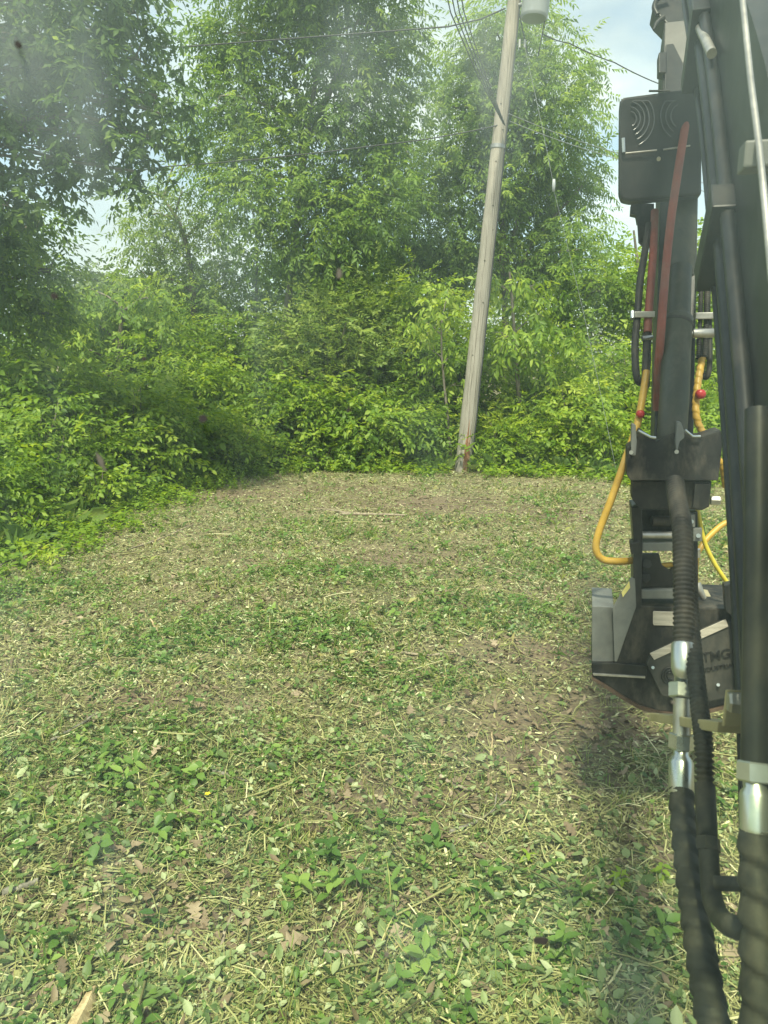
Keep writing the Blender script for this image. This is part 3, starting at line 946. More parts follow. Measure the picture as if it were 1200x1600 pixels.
T8Y = 14.4
make_tree('hickory_sapling', 'bright sapling with large drooping leaves just right of the pole',
          tr(gpoint(815, T8Y), at(812, 640, T8Y), at(806, 560, T8Y), at(800, 470, T8Y), at(796, 425, T8Y)), .045,
          [lob(*a, T8Y, .9) for a in ((795, 455, 30), (842, 490, 36), (785, 520, 40), (858, 545, 36), (765, 440, 18), (820, 560, 44), (835, 445, 14), (880, 520, 18))],
          T_HICK, 'bright_leaf', dens=22, per=7, spread=.2, scale=.72, tint=.36, droop=.65, cat='sapling', fill=.35)
T7Y = 13.9
make_tree('yellow_sapling', 'slim yellow-green sapling close on the left of the pole',
          tr(gpoint(705, T7Y), at(700, 660, T7Y), at(694, 600, T7Y), at(690, 550, T7Y), at(690, 505, T7Y)), .02,
          [lob(*a, T7Y, .9) for a in ((700, 455, 18), (688, 500, 26), (668, 545, 30), (700, 560, 24), (655, 500, 20), (712, 600, 18), (690, 640, 22))],
          T_HICK, 'bright_leaf', dens=20, per=6, spread=.17, scale=.6, tint=.46, droop=.6, cat='sapling', fill=.35)

# trees far beyond the gap on the left and behind the edge
for i, (px, py, rp, Y, lb) in enumerate((
        (150, 452, 46, 62, 'hazy distant tree low in the sky gap, nearest the leaning tree'),
        (205, 462, 50, 70, 'hazy distant tree in the middle of the far line below the sky gap'),
        (105, 470, 46, 52, 'distant rounded tree just over the left bushes'),
        (265, 470, 60, 66, 'distant tree behind the feathery tree'))):
    make_tree('distant_tree', lb, tr(gpoint(px, Y), at(px, py + 40, Y), at(px + 3, py - 10, Y)), .25,
              [lob(px, py, rp * .7, Y), lob(px - rp * .5, py + 14, rp * .55, Y), lob(px + rp * .5, py + 10, rp * .55, Y), lob(px, py + 55, rp * .9, Y)],
              T_FAR, 'far_leaf', dens=4.5, per=7, spread=.7, tint=.45, group='distant trees beyond the clearing', tvar=.12)

# the wood behind, read as one mass
V_, F_, T_, o_ = [], [], [], 0
wl_ = []
for i in range(26):
    px = -500 + i * 88 + U_(-20, 20)
    Y = U_(22, 27)
    top = 400 + U_(-15, 30) if not (60 < px < 300) else 500
    for py, rp in ((top + 30, 62), (top + 130, 74), (top + 230, 70)):
        wl_.append(lob(px, py, rp, Y, .7, sh=1.0))
for s_ in (-1, 1):                      # the same wood going on outside the view
    for k in range(9):
        wl_.append(((s_ * U_(11, 16), 4 + k * 2.4, U_(1.5, 4.5)), 1.7, 1.5, 1.7))
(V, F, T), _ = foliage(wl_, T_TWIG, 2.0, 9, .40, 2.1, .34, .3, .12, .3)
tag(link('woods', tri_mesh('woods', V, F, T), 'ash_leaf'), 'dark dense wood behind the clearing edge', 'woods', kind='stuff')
TREE_TRIS += len(F)


# ================================================================== SHRUBS
def make_shrub(name, label, px, Y, top, wpx, templates, mat, dens=30, per=8, spread=.15, scale=1.0, tint=.5, droop=.2, group='shrubs along the clearing edge', cat='shrub', nl=5):
    global TREE_TRIS
    base = gpoint(px, Y)
    H = at(px, top, Y).z - base.z
    W = mpp(650, Y) * wpx / 2
    root = empty(name, base)
    tag(root, label, cat, group)
    lobes = [((base.x, Y, base.z + H * .34), W * .95, W * .8, H * .36)]
    for k in range(nl):
        a = k * 2.4 + U_(0, .8)
        hh = U_(.45, .84)
        lobes.append(((base.x + math.cos(a) * W * U_(.25, .6), Y + math.sin(a) * W * U_(.2, .5), base.z + H * hh), W * U_(.36, .52), W * U_(.34, .5), H * U_(.15, .24)))
    mixed = list(templates) + [random.choice(T_TWIG), random.choice(T_FINE), random.choice(T_ASH), random.choice(T_BROAD)]
    (V, F, T), C = foliage(lobes, mixed, dens * .8, per, spread, scale * 1.15, tint, droop, .2, .35)
    k = V[:, 2] > -.4
    sb = MB()
    pick = [C[i] for i in rng.choice(len(C), min(len(C), 20), replace=False)]
    for q in pick:
        q = Vector(q); q = base + (q - base) * U_(.95, 1.2)
        limb(sb, base + Vector((U_(-.1, .1), U_(-.1, .1), 0)), q, .016, .004, .06, 5, n=5)
    sb.build('stems', 'bark', root)
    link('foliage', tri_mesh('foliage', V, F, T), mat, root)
    TREE_TRIS += len(F)
    return root


make_shrub('shrub', 'low dark shrub at the very left rim of the clearing', -20, 8.2, 700, 190, T_TWIG, 'shrub_leaf', tint=.30, dens=50, scale=.72, spread=.13)
make_shrub('shrub', 'rounded shrub second along the left bank', 60, 9.5, 610, 190, T_TWIG, 'shrub_leaf', tint=.36, dens=44, scale=.75, spread=.15)
make_shrub('shrub', 'tall leafy shrub behind the left bank under the leaning tree', 20, 10.6, 520, 230, T_TWIG, 'shrub_leaf', tint=.36, dens=30)
make_shrub('shrub', 'bright broad-leaved shrub on the left bank', 150, 10.6, 640, 160, T_TWIG, 'bright_leaf', tint=.22, dens=40, scale=.78, spread=.15)
make_shrub('shrub', 'mid-height shrub with yellow-green tips over the left bank', 210, 11.6, 590, 190, T_TWIG, 'bright_leaf', tint=.36, dens=30)
make_shrub('shrub', 'wide shrub under the drooping small tree', 120, 12.2, 560, 230, T_TWIG, 'shrub_leaf', tint=.42, dens=26)
make_shrub('shrub', 'shrub with pointed bright leaves where the bank meets the far edge', 290, 12.9, 615, 170, T_TWIG, 'bright_leaf', tint=.26, dens=32, scale=.9)
make_shrub('shrub', 'tall shrub behind the bank, left of the slender trunk', 300, 14.2, 525, 210, T_TWIG, 'shrub_leaf', tint=.42, dens=24, scale=.9, spread=.2)
make_shrub('shrub', 'low pale shrub at the far corner of the left bank', 360, 13.2, 645, 120, T_FINE, 'bright_leaf', tint=.4, dens=34)
make_shrub('shrub', 'dark shrub below the slender trunk', 430, 14.4, 585, 180, T_TWIG, 'shrub_leaf', tint=.36, dens=24)
make_shrub('shrub', 'grey-green willow-like shrub right of the slender trunk', 505, 15.0, 450, 170, T_FINE, 'grey_leaf', tint=.48, dens=26, per=9, spread=.2, droop=-.2)
make_shrub('shrub', 'tall willow-like shrub halfway between slender trunk and pole', 590, 15.3, 420, 170, T_FINE, 'grey_leaf', tint=.52, dens=26, per=9, spread=.2, droop=-.2)
make_shrub('shrub', 'low bright shrub in front of the willow-like shrubs', 535, 14.3, 585, 170, T_TWIG, 'bright_leaf', tint=.3, dens=28)
make_shrub('shrub', 'tall rounded shrub rising behind the willow-like shrubs', 548, 16.4, 372, 200, T_FINE, 'shrub_leaf', tint=.46, dens=20, per=9, spread=.22)
make_shrub('shrub', 'tall fine-leaved shrub close on the left of the pole', 650, 15.8, 400, 165, T_FINE, 'bright_leaf', tint=.3, dens=24, per=9, spread=.2)
make_shrub('shrub', 'rounded fine-leaved shrub behind the pale shrub right of the pole', 745, 15.8, 470, 160, T_FINE, 'bright_leaf', tint=.32, dens=24, per=9, spread=.2)
make_shrub('shrub', 'rounded shrub below the broad tree, left of the guy wire', 845, 14.6, 590, 150, T_FINE, 'bright_leaf', tint=.38, dens=28)
make_shrub('shrub', 'high shrub filling the space beneath the feathery tree', 245, 15.8, 450, 190, T_FINE, 'shrub_leaf', tint=.4, dens=20, per=9, spread=.22)
make_shrub('shrub', 'high dark shrub left of the slender trunk', 370, 16.0, 455, 170, T_TWIG, 'shrub_leaf', tint=.42, dens=22)
make_shrub('shrub', 'dark rounded shrub left of the pole foot', 610, 14.1, 590, 170, T_TWIG, 'shrub_leaf', tint=.40, dens=26)
make_shrub('shrub', 'shaded shrub tucked behind the pole', 690, 15.2, 500, 170, T_TWIG, 'shrub_leaf', tint=.42, dens=24)
make_shrub('shrub', 'pale bushy shrub right of the pole foot', 790, 14.0, 610, 150, T_FINE, 'bright_leaf', tint=.36, dens=30)
make_shrub('shrub', 'tall shrub under the drooping sapling right of the pole', 860, 15.0, 540, 180, T_TWIG, 'shrub_leaf', tint=.5, dens=24)
make_shrub('shrub', 'light green shrub with arching stems beside the guy wire', 900, 14.2, 590, 150, T_TWIG, 'bright_leaf', tint=.42, dens=28)
make_shrub('shrub', 'low grassy shrub where the guy wire meets the ground', 945, 13.9, 655, 130, T_FINE, 'bright_leaf', tint=.42, dens=34)
make_shrub('shrub', 'tall shrub between guy wire and excavator arm', 975, 15.4, 530, 170, T_TWIG, 'shrub_leaf', tint=.48, dens=24)
make_shrub('shrub', 'shrub seen behind the excavator arm beside the yellow hose', 1060, 14.6, 590, 170, T_TWIG, 'shrub_leaf', tint=.5, dens=22)
make_shrub('shrub', 'shrub mostly hidden behind the excavator boom', 1160, 14.6, 580, 190, T_TWIG, 'shrub_leaf', tint=.5, dens=20)
# small bright plants right at the edge
for (px, Y, top, w, lb) in ((512, 13.55, 682, 70, 'small plant with broad pale leaves at the far edge, below the slender trunk'),
                            (600, 13.6, 690, 66, 'small broad-leaved plant at the far edge, midway to the pole'),
                            (150, 9.6, 712, 90, 'bright clump of broad leaves low on the left bank'),
                            (350, 13.0, 692, 60, 'bright leafy clump where the left bank ends'),
                            (430, 13.4, 690, 60, 'small pale leafy clump at the far edge under the dark shrub'),
                            (765, 13.45, 700, 50, 'small leafy clump touching the right of the pole foot'),
                            (45, 8.1, 775, 90, 'leafy clump low at the near end of the left bank'),
                            (20, 7.0, 880, 80, 'patch of broad leaves at the left frame edge in front of the bank'),
                            (240, 11.4, 690, 80, 'yellowish leafy clump halfway along the left bank'),
                            (880, 13.7, 690, 60, 'pale grassy clump at the far edge near the guy wire')):
    make_shrub('edge_plant', lb, px, Y, top, w, T_BROAD, 'bright_leaf', dens=90, per=5, spread=.10, scale=.55, tint=.36, group='leafy clumps at the clearing edge', cat='plant', nl=3)


# ================================================================== UTILITY POLE AND WIRES
PY = 13.4
pb = gnd(722, 734); pb = Vector((pb.x, PY, gz(pb.x, PY)))
ptop_vis = at(803, 0, PY + .12)
pdir = (ptop_vis - pb).normalized()
PL = 10.2
pole = empty('utility_pole', pb)
tag(pole, 'weathered grey wooden utility pole leaning over the far edge of the clearing', 'utility pole')


def pp(t, dx=0.0, dy=0.0):           # point along the pole, t in metres
    return pb + pdir * t + Vector((dx, dy, 0))


sh = MB()
pts, rs = [], []
for i in range(34):
    t = -.25 + (PL + .25) * i / 33
    pts.append(pp(t)); rs.append(.148 - .0055 * t + .003 * math.sin(i * 1.9))
sh.tube(pts, rs, 18)
shaft = sh.build('shaft', 'pole_wood', pole)
cb = MB(); cb.tube([pp(t, .145 - .0055 * t - .004, -.055) for t in np.linspace(.1, PL - .8, 24)], .014, 6)
cb.build('ground_cable', 'wire_black', pole)
cb = MB()                              # peeled, rust-stained strip at the foot
for k in range(5):
    x0 = -.015 + k * .022
    top = (1.0, 1.45, .9, 1.2, .7)[k]
    cb.tube([pp(.02, x0, -math.sqrt(max(1e-4, .148 ** 2 - x0 ** 2)) + .006), pp(top * .5, x0 * .95, -math.sqrt(max(1e-4, .146 ** 2 - x0 ** 2)) + .007),
             pp(top, x0 * .8, -math.sqrt(max(1e-4, .142 ** 2 - x0 ** 2)) + .013)], [.012, .011, .003], 5)
cb.build('stained_strip', 'stained_wood', pole)
for x0, t0, t1 in ((.055, .3, 8.6), (-.035, 1.4, 4.2), (.015, 4.4, 7.2), (-.08, .2, 2.3), (.095, .4, 5.5)):
    ck = MB(); P_, R2 = [], []
    for t in np.linspace(t0, t1, int((t1 - t0) * 5)):
        xx = (x0 + .006 * math.sin(t * 2.3 + x0 * 90) + .004 * math.sin(t * 7.1)) * (1 - .035 * t)
        rad_ = .148 - .0055 * t
        P_.append(pp(t, xx, -math.sqrt(max(1e-4, rad_ ** 2 - xx ** 2)) + .001)); R2.append(.0035 * U_(.5, 1.3))
    R2[0] = R2[-1] = .0006
    ck.tube(P_, R2, 5); ck.build('crack', 'bark', pole)
for t, dx, dy in ((2.1, -.06, -.12), (3.0, .02, -.13), (3.7, -.03, -.125), (4.2, .05, -.11), (4.6, .01, -.125), (5.3, -.02, -.115), (5.8, .04, -.11), (6.2, -.04, -.105)):
    kb = MB()
    c = pp(t, dx, dy)
    kb.tube([c + Vector((0, .03, 0)), c + Vector((0, -.004, 0)), c + Vector((0, -.012, .002))], [.017, .014, .006], 7)
    kb.build('knot', 'bark', pole)
band = MB(); band.tube([pp(5.52), pp(5.58)], .128, 18); band.build('strap', 'wire_steel', pole)
# transformer can on the right of the pole
tcn = at(834, 30, PY - .1)
th = .95
cans = MB()
can_pts = [tcn + pdir * z_ for z_ in (0, .0, .03, .05, .9, .92, .95)]
cans.tube([tcn, tcn + pdir * .03, tcn + pdir * .05, tcn + pdir * .88, tcn + pdir * .90, tcn + pdir * .95], [.20, .215, .22, .22, .235, .235], 24)
can = cans.build('transformer', 'transformer_paint', pole)
lid = MB(); lid.tube([tcn + pdir * .955, tcn + pdir * 1.0, tcn + pdir * 1.05], [.22, .18, .05], 20); lid.build('lid', 'transformer_paint', can)
for dx in (-.08, .08):
    bs = MB(); b0 = tcn + pdir * 1.0 + Vector((dx, 0, 0))
    bs.tube([b0 + Vector((0, 0, .05 * k)) for k in range(7)], [.03, .05, .03, .05, .03, .05, .02], 10)
    bs.build('bushing', 'porcelain', can)
for z_ in (.25, .7):
    br = MB(); a_ = tcn + pdir * z_; c_ = pp((a_ - pb).dot(pdir)); br.tube([a_, c_], .03, 8); br.build('bracket', 'wire_steel', can)
ar = MB(); ar.box(pp(9.2, 0, -.14), (1.1, 0, 0), (0, .05, 0), (0, 0, .055)); ar.build('crossarm', 'pole_wood', pole)
for dx in (-.95, -.35, .4, .95):
    i_ = MB(); b0 = pp(9.2, dx, -.14) + Vector((0, 0, .056)); i_.tube([b0 + Vector((0, 0, .03 * k)) for k in range(6)], [.03, .05, .035, .055, .03, .02], 10)
    i_.build('insulator', 'porcelain', pole)
dk = MB(); dk.tube([pp(7.55, .1, -.1), pp(7.3, .2, -.05), pp(7.0, .32, 0), pp(6.95, .5, 0), tcn + Vector((.2, 0, .1))], .010, 6); dk.build('jumper_cable', 'wire_black', pole)
for dx in (.14, .18):
    sk = MB(); c = at(812 + (dx - .14) * 200, 62, PY); sk.tube([c, c - Vector((0, 0, .12))], .018, 7); sk.build('cable_splice', 'grey_porcelain', pole)


def wire(name, label, pts, r, mat='wire_black', sag=0.0):
    mb = MB()
    P = []
    for a, b_ in zip(pts[:-1], pts[1:]):
        for k in range(16):
            t = k / 16
            P.append(Vector(a).lerp(Vector(b_), t) - Vector((0, 0, sag * 4 * t * (1 - t))))
    P.append(Vector(pts[-1]))
    mb.tube(P, r, 6)
    ob = mb.build(name, mat)
    tag(ob, label, 'wire')
    return ob


wire('overhead_wire', 'upper black overhead wire crossing in front of the tall slender tree', [at(-300, 60, 15), at(280, 74, 14.2), at(700, 42, 13.6), at(752, 30, 13.5), at(790, 13, PY)], .012)
wire('overhead_wire', 'lower black overhead wire crossing the tall slender tree to the pole', [at(-300, 330, 15), at(265, 260, 14.3), at(600, 226, 13.7), at(778, 196, PY)], .010, sag=.03)
wire('overhead_wire', 'black overhead wire sagging from the transformer towards the excavator arm', [at(848, 54, PY), at(890, 68, 14), at(960, 98, 14.8), at(1037, 134, 15.5), at(1300, 205, 17)], .010, sag=.02)
wire('overhead_wire', 'upper of two thin wires running right from the pole strap', [at(795, 178, PY), at(960, 238, 14.2), at(1300, 350, 16)], .006, 'wire_steel', sag=.03)
wire('overhead_wire', 'lower of two thin wires running right from the pole strap', [at(797, 190, PY), at(960, 247, 14.2), at(1300, 368, 16)], .006, 'wire_steel', sag=.03)
for k, (dx, lb) in enumerate(((0, 'leftmost'), (7, 'second from the left'), (14, 'third from the left'), (21, 'rightmost'))):
    wire('service_wire', lb + ' of the four steep service wires dropping to the pole from above', [at(687 + dx, -60 - k * 6, 8.5), at(704 + dx, 20, 10), at(745 + dx * .6, 115, 11.8), at(786 + k, 193 + k, PY - .12)], .0085)
# guy wire with a strain insulator
ga, gm, gb_ = at(818, 66, PY), at(865, 290, PY - .3), gnd(966, 746)
gw = empty('guy_wire', (gb_.x, gb_.y, gz(gb_.x, gb_.y)))
tag(gw, 'thin steel guy wire with a strain insulator running from the pole down to the ground', 'guy wire')
for nm, P in (('upper_strand', [ga, at(845, 190, PY - .2), gm]), ('lower_strand', [gm + Vector((.015, 0, -.1)), at(915, 505, PY - .4), gb_ - Vector((0, 0, .05))])):
    g = MB(); g.tube(smooth_path(P, 8), .0032, 6); g.build(nm, 'wire_steel', gw)
g = MB(); g.tube([gm + Vector((0, 0, .10)), gm + Vector((0, 0, .09)), gm, gm - Vector((0, 0, .09)), gm - Vector((0, 0, .10))], [.010, .024, .030, .024, .010], 10)
g.build('insulator', 'transformer_paint', gw)


# ================================================================== STICKS AND LEAVES ONE CAN PICK OUT ON THE GROUND
def stick(name, label, pxs, r, mat='stick_wood', forks=()):
    g0 = gnd(*pxs[0]); base = Vector((g0.x, g0.y, gz(g0.x, g0.y)))
    P = []
    for (px, py) in pxs:
        q_ = gnd(px, py); P.append(Vector((q_.x, q_.y, gz(q_.x, q_.y) + r * .6 + .012 + U_(-.004, .006))))
    mb = MB()
    S = smooth_path(P, 6)
    S = [q_ + Vector((U_(-1, 1), U_(-1, 1), U_(-.3, .6))) * r * .35 for q_ in S]
    mb.tube(S, [r * (1.0 - .45 * i / len(S)) * U_(.88, 1.1) for i in range(len(S))], 7)
    for (i, dx, dy) in forks:
        a = S[int(i * (len(S) - 1))]
        mb.tube([a, a + Vector((dx * .5, dy * .5, .02)), a + Vector((dx, dy, .025))], [r * .5, r * .4, r * .2], 5)
    ob = mb.build(name, mat)
    tag(ob, label, 'stick', 'sticks lying on the cleared ground')
    return ob


stick('fallen_branch', 'long thin bent twig lying among the dry leaves in the left foreground', [(343, 1482), (358, 1432), (392, 1395), (421, 1350)], .007)
stick('fallen_branch', 'pale forked branch lying in the centre foreground', [(703, 1301), (748, 1280), (797, 1248)], .008, 'grey_stick_wood', [(.75, .03, .12), (.5, -.12, .03)])
stick('fallen_branch', 'short thick grey stick at the left frame edge', [(5, 1404), (32, 1394), (62, 1382)], .016, 'grey_stick_wood')
stick('fallen_branch', 'grey stick lying across the ground well in front of the pole', [(535, 807), (585, 811), (637, 815)], .022, 'stick_wood', [(.2, -.5, .25)])
stick('fallen_branch', 'dark stub of wood left of the pale forked branch', [(688, 1213), (712, 1224), (738, 1238)], .011)
stick('fallen_branch', 'pale straight stem standing out on the bare patch', [(766, 1188), (769, 1168), (768, 1150)], .007, 'split_wood')
stick('fallen_branch', 'thin pale stem lying flat above the dark stub of wood', [(638, 1193), (664, 1196), (692, 1199)], .006, 'split_wood')
stick('fallen_branch', 'greyish stick slanting on the green patch at the left', [(82, 1166), (118, 1146), (152, 1124)], .011, 'grey_stick_wood')
stick('fallen_branch', 'long pale stick in front of the left bank', [(200, 868), (250, 846), (302, 824)], .010)
stick('fallen_branch', 'tan stick at the left edge beside the leaf patch', [(0, 890), (16, 882), (36, 872)], .018)
stick('fallen_branch', 'small pale twig left of centre in the middle ground', [(236, 977), (246, 992), (256, 1005)], .009, 'split_wood')
stick('fallen_branch', 'dark twig on the green patch in the middle of the clearing', [(628, 1028), (660, 1031), (692, 1034)], .010)
stick('fallen_branch', 'grey stick below the pale leaf patch, left of centre', [(335, 1206), (358, 1214), (388, 1220)], .012, 'grey_stick_wood')
stick('fallen_branch', 'brown stick in front of the far left bank corner', [(235, 778), (300, 762), (352, 751)], .028)
stick('fallen_branch', 'pale dry stalk in the right foreground near the hoses', [(975, 1415), (1000, 1421), (1020, 1428)], .008, 'split_wood')
stick('fallen_branch', 'dark rotten branch near the bottom of the frame, left of centre', [(505, 1488), (530, 1493), (560, 1492)], .014)
stick('dry_stalk', 'upper of two dry stalks leaning beside the pole foot', [(775, 742), (768, 735), (762, 726)], .02, 'split_wood')
stick('dry_stalk', 'lower of two dry stalks leaning beside the pole foot', [(792, 741), (780, 733), (772, 722)], .02, 'split_wood')
# pale split piece of wood in the corner
w0, w1 = gnd(118, 1612), gnd(151, 1545)
ax = Vector((w1.x - w0.x, w1.y - w0.y, 0)); sd_ = Vector((-ax.y, ax.x, 0)).normalized()
mb = MB()
z0 = gz(w0.x, w0.y) + .012
ring = lambda c, s, h: [c - sd_ * s, c - sd_ * s * .4 + Vector((0, 0, h)), c + sd_ * s * .5 + Vector((0, 0, h * .8)), c + sd_ * s, c + sd_ * s * .2 - Vector((0, 0, .01))]
rr_ = [ring(Vector((w0.x, w0.y, z0)) + ax * t + Vector((0, 0, .01)), s, h) for t, s, h in ((-.3, .03, .03), (0, .034, .036), (.35, .030, .03), (.7, .022, .03), (.92, .016, .018), (1.0, .006, .006))]
vs = [q_ for r_ in rr_ for q_ in r_]
fs = [(i * 5 + k, i * 5 + (k + 1) % 5, (i + 1) * 5 + (k + 1) % 5, (i + 1) * 5 + k) for i in range(5) for k in range(5)] + [(4, 3, 2, 1, 0), (25, 26, 27, 28, 29)]
mb.add(vs, fs)
tag(mb.build('split_wood', 'split_wood'), 'pale split piece of wood in the bottom left corner', 'wood')


def loose_leaf(label, px, py, L, yaw, tint, shape=oak, mat='litter_brown', W=None, name='dry_leaf', cat='leaf', grp='dry oak leaves on the ground'):
    q_ = gnd(px, py)
    v, f = shape(L, W or L * .68)
    v = v.copy(); v[:, 2] += .012 * np.sin(v[:, 0] / L * 5 + px) + .25 * np.abs(v[:, 1]) * U_(-.3, .9)
    v = v @ rotm(np.array(yaw), np.array(U_(-.25, .1)), np.array(U_(-.25, .25))).T + np.array([q_.x, q_.y, gz(q_.x, q_.y) + .036])
    ob = link(name, tri_mesh(name, v, f, np.clip(tint + rng.normal(0, .05, len(f)), 0, 1)), mat)
    tag(ob, label, cat, grp)
    return ob


loose_leaf('pale lobed oak leaf just left of the long thin bent twig', 306, 1432, .12, 1.9, .95)
loose_leaf('brown oak leaf between the thick grey stick and the pale lobed leaf', 145, 1440, .11, 1.4, .8)
loose_leaf('curled brown leaf above the brown oak leaf, left foreground', 172, 1336, .14, .2, .75)
loose_leaf('upright brown leaf near the bottom left, right of the split wood', 170, 1500, .11, 1.6, .7)
loose_leaf('greyish oak leaf beside the thin bent twig', 432, 1488, .12, .5, .75)
loose_leaf('tan leaf at the foot of the thin bent twig', 390, 1450, .10, 2.3, .9)
loose_leaf('dark brown leaf right of the curled brown leaf', 330, 1330, .11, 2.8, .6)
loose_leaf('pinkish dry leaf on the green patch at the left', 238, 1197, .10, 1.2, .95)
loose_leaf('pale dry leaf right of the centre green patch', 772, 1025, .12, 1.5, 1.0)
loose_leaf('brown dry leaf under the hoses in the right foreground', 950, 1482, .12, 2.0, .85)
loose_leaf('dry leaf at the lower right beside the big hose', 1135, 1520, .12, 1.0, .8)
loose_leaf('dry leaf at the left above the green patch', 85, 985, .12, .8, .9)
loose_leaf('tan leaf on the ground below the pale forked branch', 618, 1418, .10, 1.0, .9)
loose_leaf('large pale green leaf at the bottom left', 210, 1562, .085, .2, .55, ovate, 'litter_green', .06, 'green_leaf', 'leaf', 'green leaves on the ground')
loose_leaf('round pale green leaf in the left middle foreground', 192, 1240, .08, .9, .6, ovate, 'litter_green', .055, 'green_leaf', 'leaf', 'green leaves on the ground')
loose_leaf('round green leaf near the bottom, right of centre', 772, 1465, .08, .4, .5, ovate, 'litter_green', .06, 'green_leaf', 'leaf', 'green leaves on the ground')


def seedling(label, px, py, H, k, L, W, tint, mat='weed_leaf'):
    q_ = gnd(px, py); base = Vector((q_.x, q_.y, gz(q_.x, q_.y)))
    root = empty('seedling', base); tag(root, label, 'seedling', 'young seedlings in the foreground')
    st = MB(); st.tube([base - Vector((0, 0, .02)), base + Vector((.004, 0, H * .5)), base + Vector((.01, .005, H))], [.003, .0025, .0015], 5); st.build('stem', 'stick_wood', root)
    for i in range(k):
        v, f = ovate(L * U_(.75, 1.1), W * U_(.8, 1.1), .15, -.2)
        v = v @ rotm(np.array(i * 2.4 + px), np.array(U_(-.55, .25)), np.array(U_(-.3, .3))).T + np.array(base + Vector((.005, 0, H * (.35 + .65 * i / k))))
        link('leaf', tri_mesh('leaf', v, f, np.clip(np.full(len(f), tint + U_(-.12, .12)), 0, 1)), mat, root)


seedling('dark upright seedling with a bright leaf beside it, centre foreground', 556, 1385, .12, 8, .075, .028, .25)
seedling('bright yellow-green seedling left of the big hose', 965, 1392, .08, 9, .048, .024, .45, 'bright_leaf')
seedling('bright seedling touching the big hose', 1030, 1382, .08, 9, .052, .026, .4, 'bright_leaf')
seedling('small yellow-green seedling left of the hose seedlings', 822, 1345, .05, 6, .042, .022, .5, 'bright_leaf')
seedling('leafy seedling in the lower centre of the foreground', 745, 1432, .07, 9, .045, .024, .45)
seedling('seedling with oval leaves near the bottom right corner', 905, 1560, .06, 8, .042, .022, .45)
q_ = gnd(325, 1250); fb = Vector((q_.x, q_.y, gz(q_.x, q_.y) + .04))
vf = [(*kite(.016, .012), (0, 0, 0), i * 1.2566, -.3, 0) for i in range(5)]
v, f, _ = compose(vf)
tag(link('yellow_flower', tri_mesh('yellow_flower', v + np.array(fb), f, np.full(len(f), .5)), 'flower_yellow'), 'tiny yellow flower on the green patch at the left', 'flower')

# ================================================================== EXCAVATOR
AL = RAD(15.0)
MF = Vector((math.sin(AL), math.cos(AL), 0))            # forward of the machine
MR = Vector((math.cos(AL), -math.sin(AL), 0))           # to its right
MO = Vector((.365, 0, 0))
UP = Vector((0, 0, 1))


def E(px, py, w):
    """photo position on the vertical plane w metres to the right of the arm's centre plane"""
    d = ray(px, py)
    t = (w + MR.dot(MO - CAMP)) / MR.dot(d)
    return CAMP + d * t


def Ys(py):
    return float(np.interp(py, [-100, 100, 300, 500, 650, 760, 1100], [4.3, 3.9, 3.45, 3.12, 2.94, 2.9, 2.9]))


def S(px, py, off=0.0):
    return at(px, py, Ys(py) - off)


def plate(px_poly, off, thick, Y=None):
    P = [(S(a, b_, off) if Y is None else at(a, b_, Y)) for a, b_ in px_poly]
    return MB().prism(P, MF * thick)


exc = empty('excavator', MO + MF * 1.2)
tag(exc, 'black mini excavator boom and arm with hydraulic hoses at the right side of the view', 'excavator')

# ---- boom: gooseneck box beam
front = [E(1172, 1900, -.1), E(1166, 1500, -.1), E(1160, 1200, -.1), E(1152, 1000, -.1), E(1134, 700, -.1), E(1116, 450, -.1), E(1104, 300, -.1), E(1088, 150, -.1), E(1066, 0, -.1), E(1052, -110, -.1)]
front = smooth_path(front, 3)
back = []
for i, q_ in enumerate(front):
    tg = (front[min(i + 1, len(front) - 1)] - front[max(i - 1, 0)]).normalized()
    nrm = MR.cross(tg).normalized()
    if nrm.dot(UP) < 0: nrm = -nrm
    t = i / (len(front) - 1)
    back.append(q_ + nrm * (.34 + .12 * math.sin(math.pi * min(1, t * 1.1)) - .16 * max(0, t - .55)))
vs, fs = [], []
n_ = len(front)
for off in (0, .2):
    vs += [q_ + MR * off for q_ in front] + [q_ + MR * off for q_ in back]
for i in range(n_ - 1):
    fs += [(i, i + 1, n_ + i + 1, n_ + i), (2 * n_ + i, 3 * n_ + i, 3 * n_ + i + 1, 2 * n_ + i + 1),
           (i, 2 * n_ + i, 2 * n_ + i + 1, i + 1), (n_ + i, n_ + i + 1, 3 * n_ + i + 1, 3 * n_ + i)]
fs += [(0, n_, 3 * n_, 2 * n_), (n_ - 1, 3 * n_ - 1, 4 * n_ - 1, 2 * n_ - 1)]
bmb = MB().add(vs, fs)
boom = bmb.build('boom', 'black_paint', exc)
# raised welt along the boom's edge
g = MB(); g.tube([q_ + (b_ - q_).normalized() * .03 - MR * .004 for q_, b_ in zip(front, back)], .009, 6); g.build('weld_seam', 'black_paint', boom)
g = MB(); g.tube([q_ + (b_ - q_).normalized() * .14 - MR * .012 for q_, b_ in zip(front, back)][4:], .016, 8); g.build('boom_tube', 'black_paint', boom)
g = MB(); g.tube([q_ + (b_ - q_).normalized() * .20 - MR * .012 for q_, b_ in zip(front, back)][6:], .014, 8); g.build('boom_tube', 'black_paint', boom)
for k in (15, 21):
    c = front[k] + (back[k] - front[k]).normalized() * .12 - MR * .02
    tg = (front[k + 1] - front[k - 1]).normalized(); nn = (back[k] - front[k]).normalized()
    g = MB().box(c, tg * .035, nn * .10, MR * .022); g.build('tube_clamp', 'black_paint', boom, bevel=.004)

# steel line low on the boom, its nut, ferrule and spiral-wrapped hose
def hexnut(mb, a, b_, r):
    a, b_ = Vector(a), Vector(b_)
    mb.tube([a, a.lerp(b_, .08), a.lerp(b_, .92), b_], [r * .9, r, r, r * .9], 6, smooth=False)


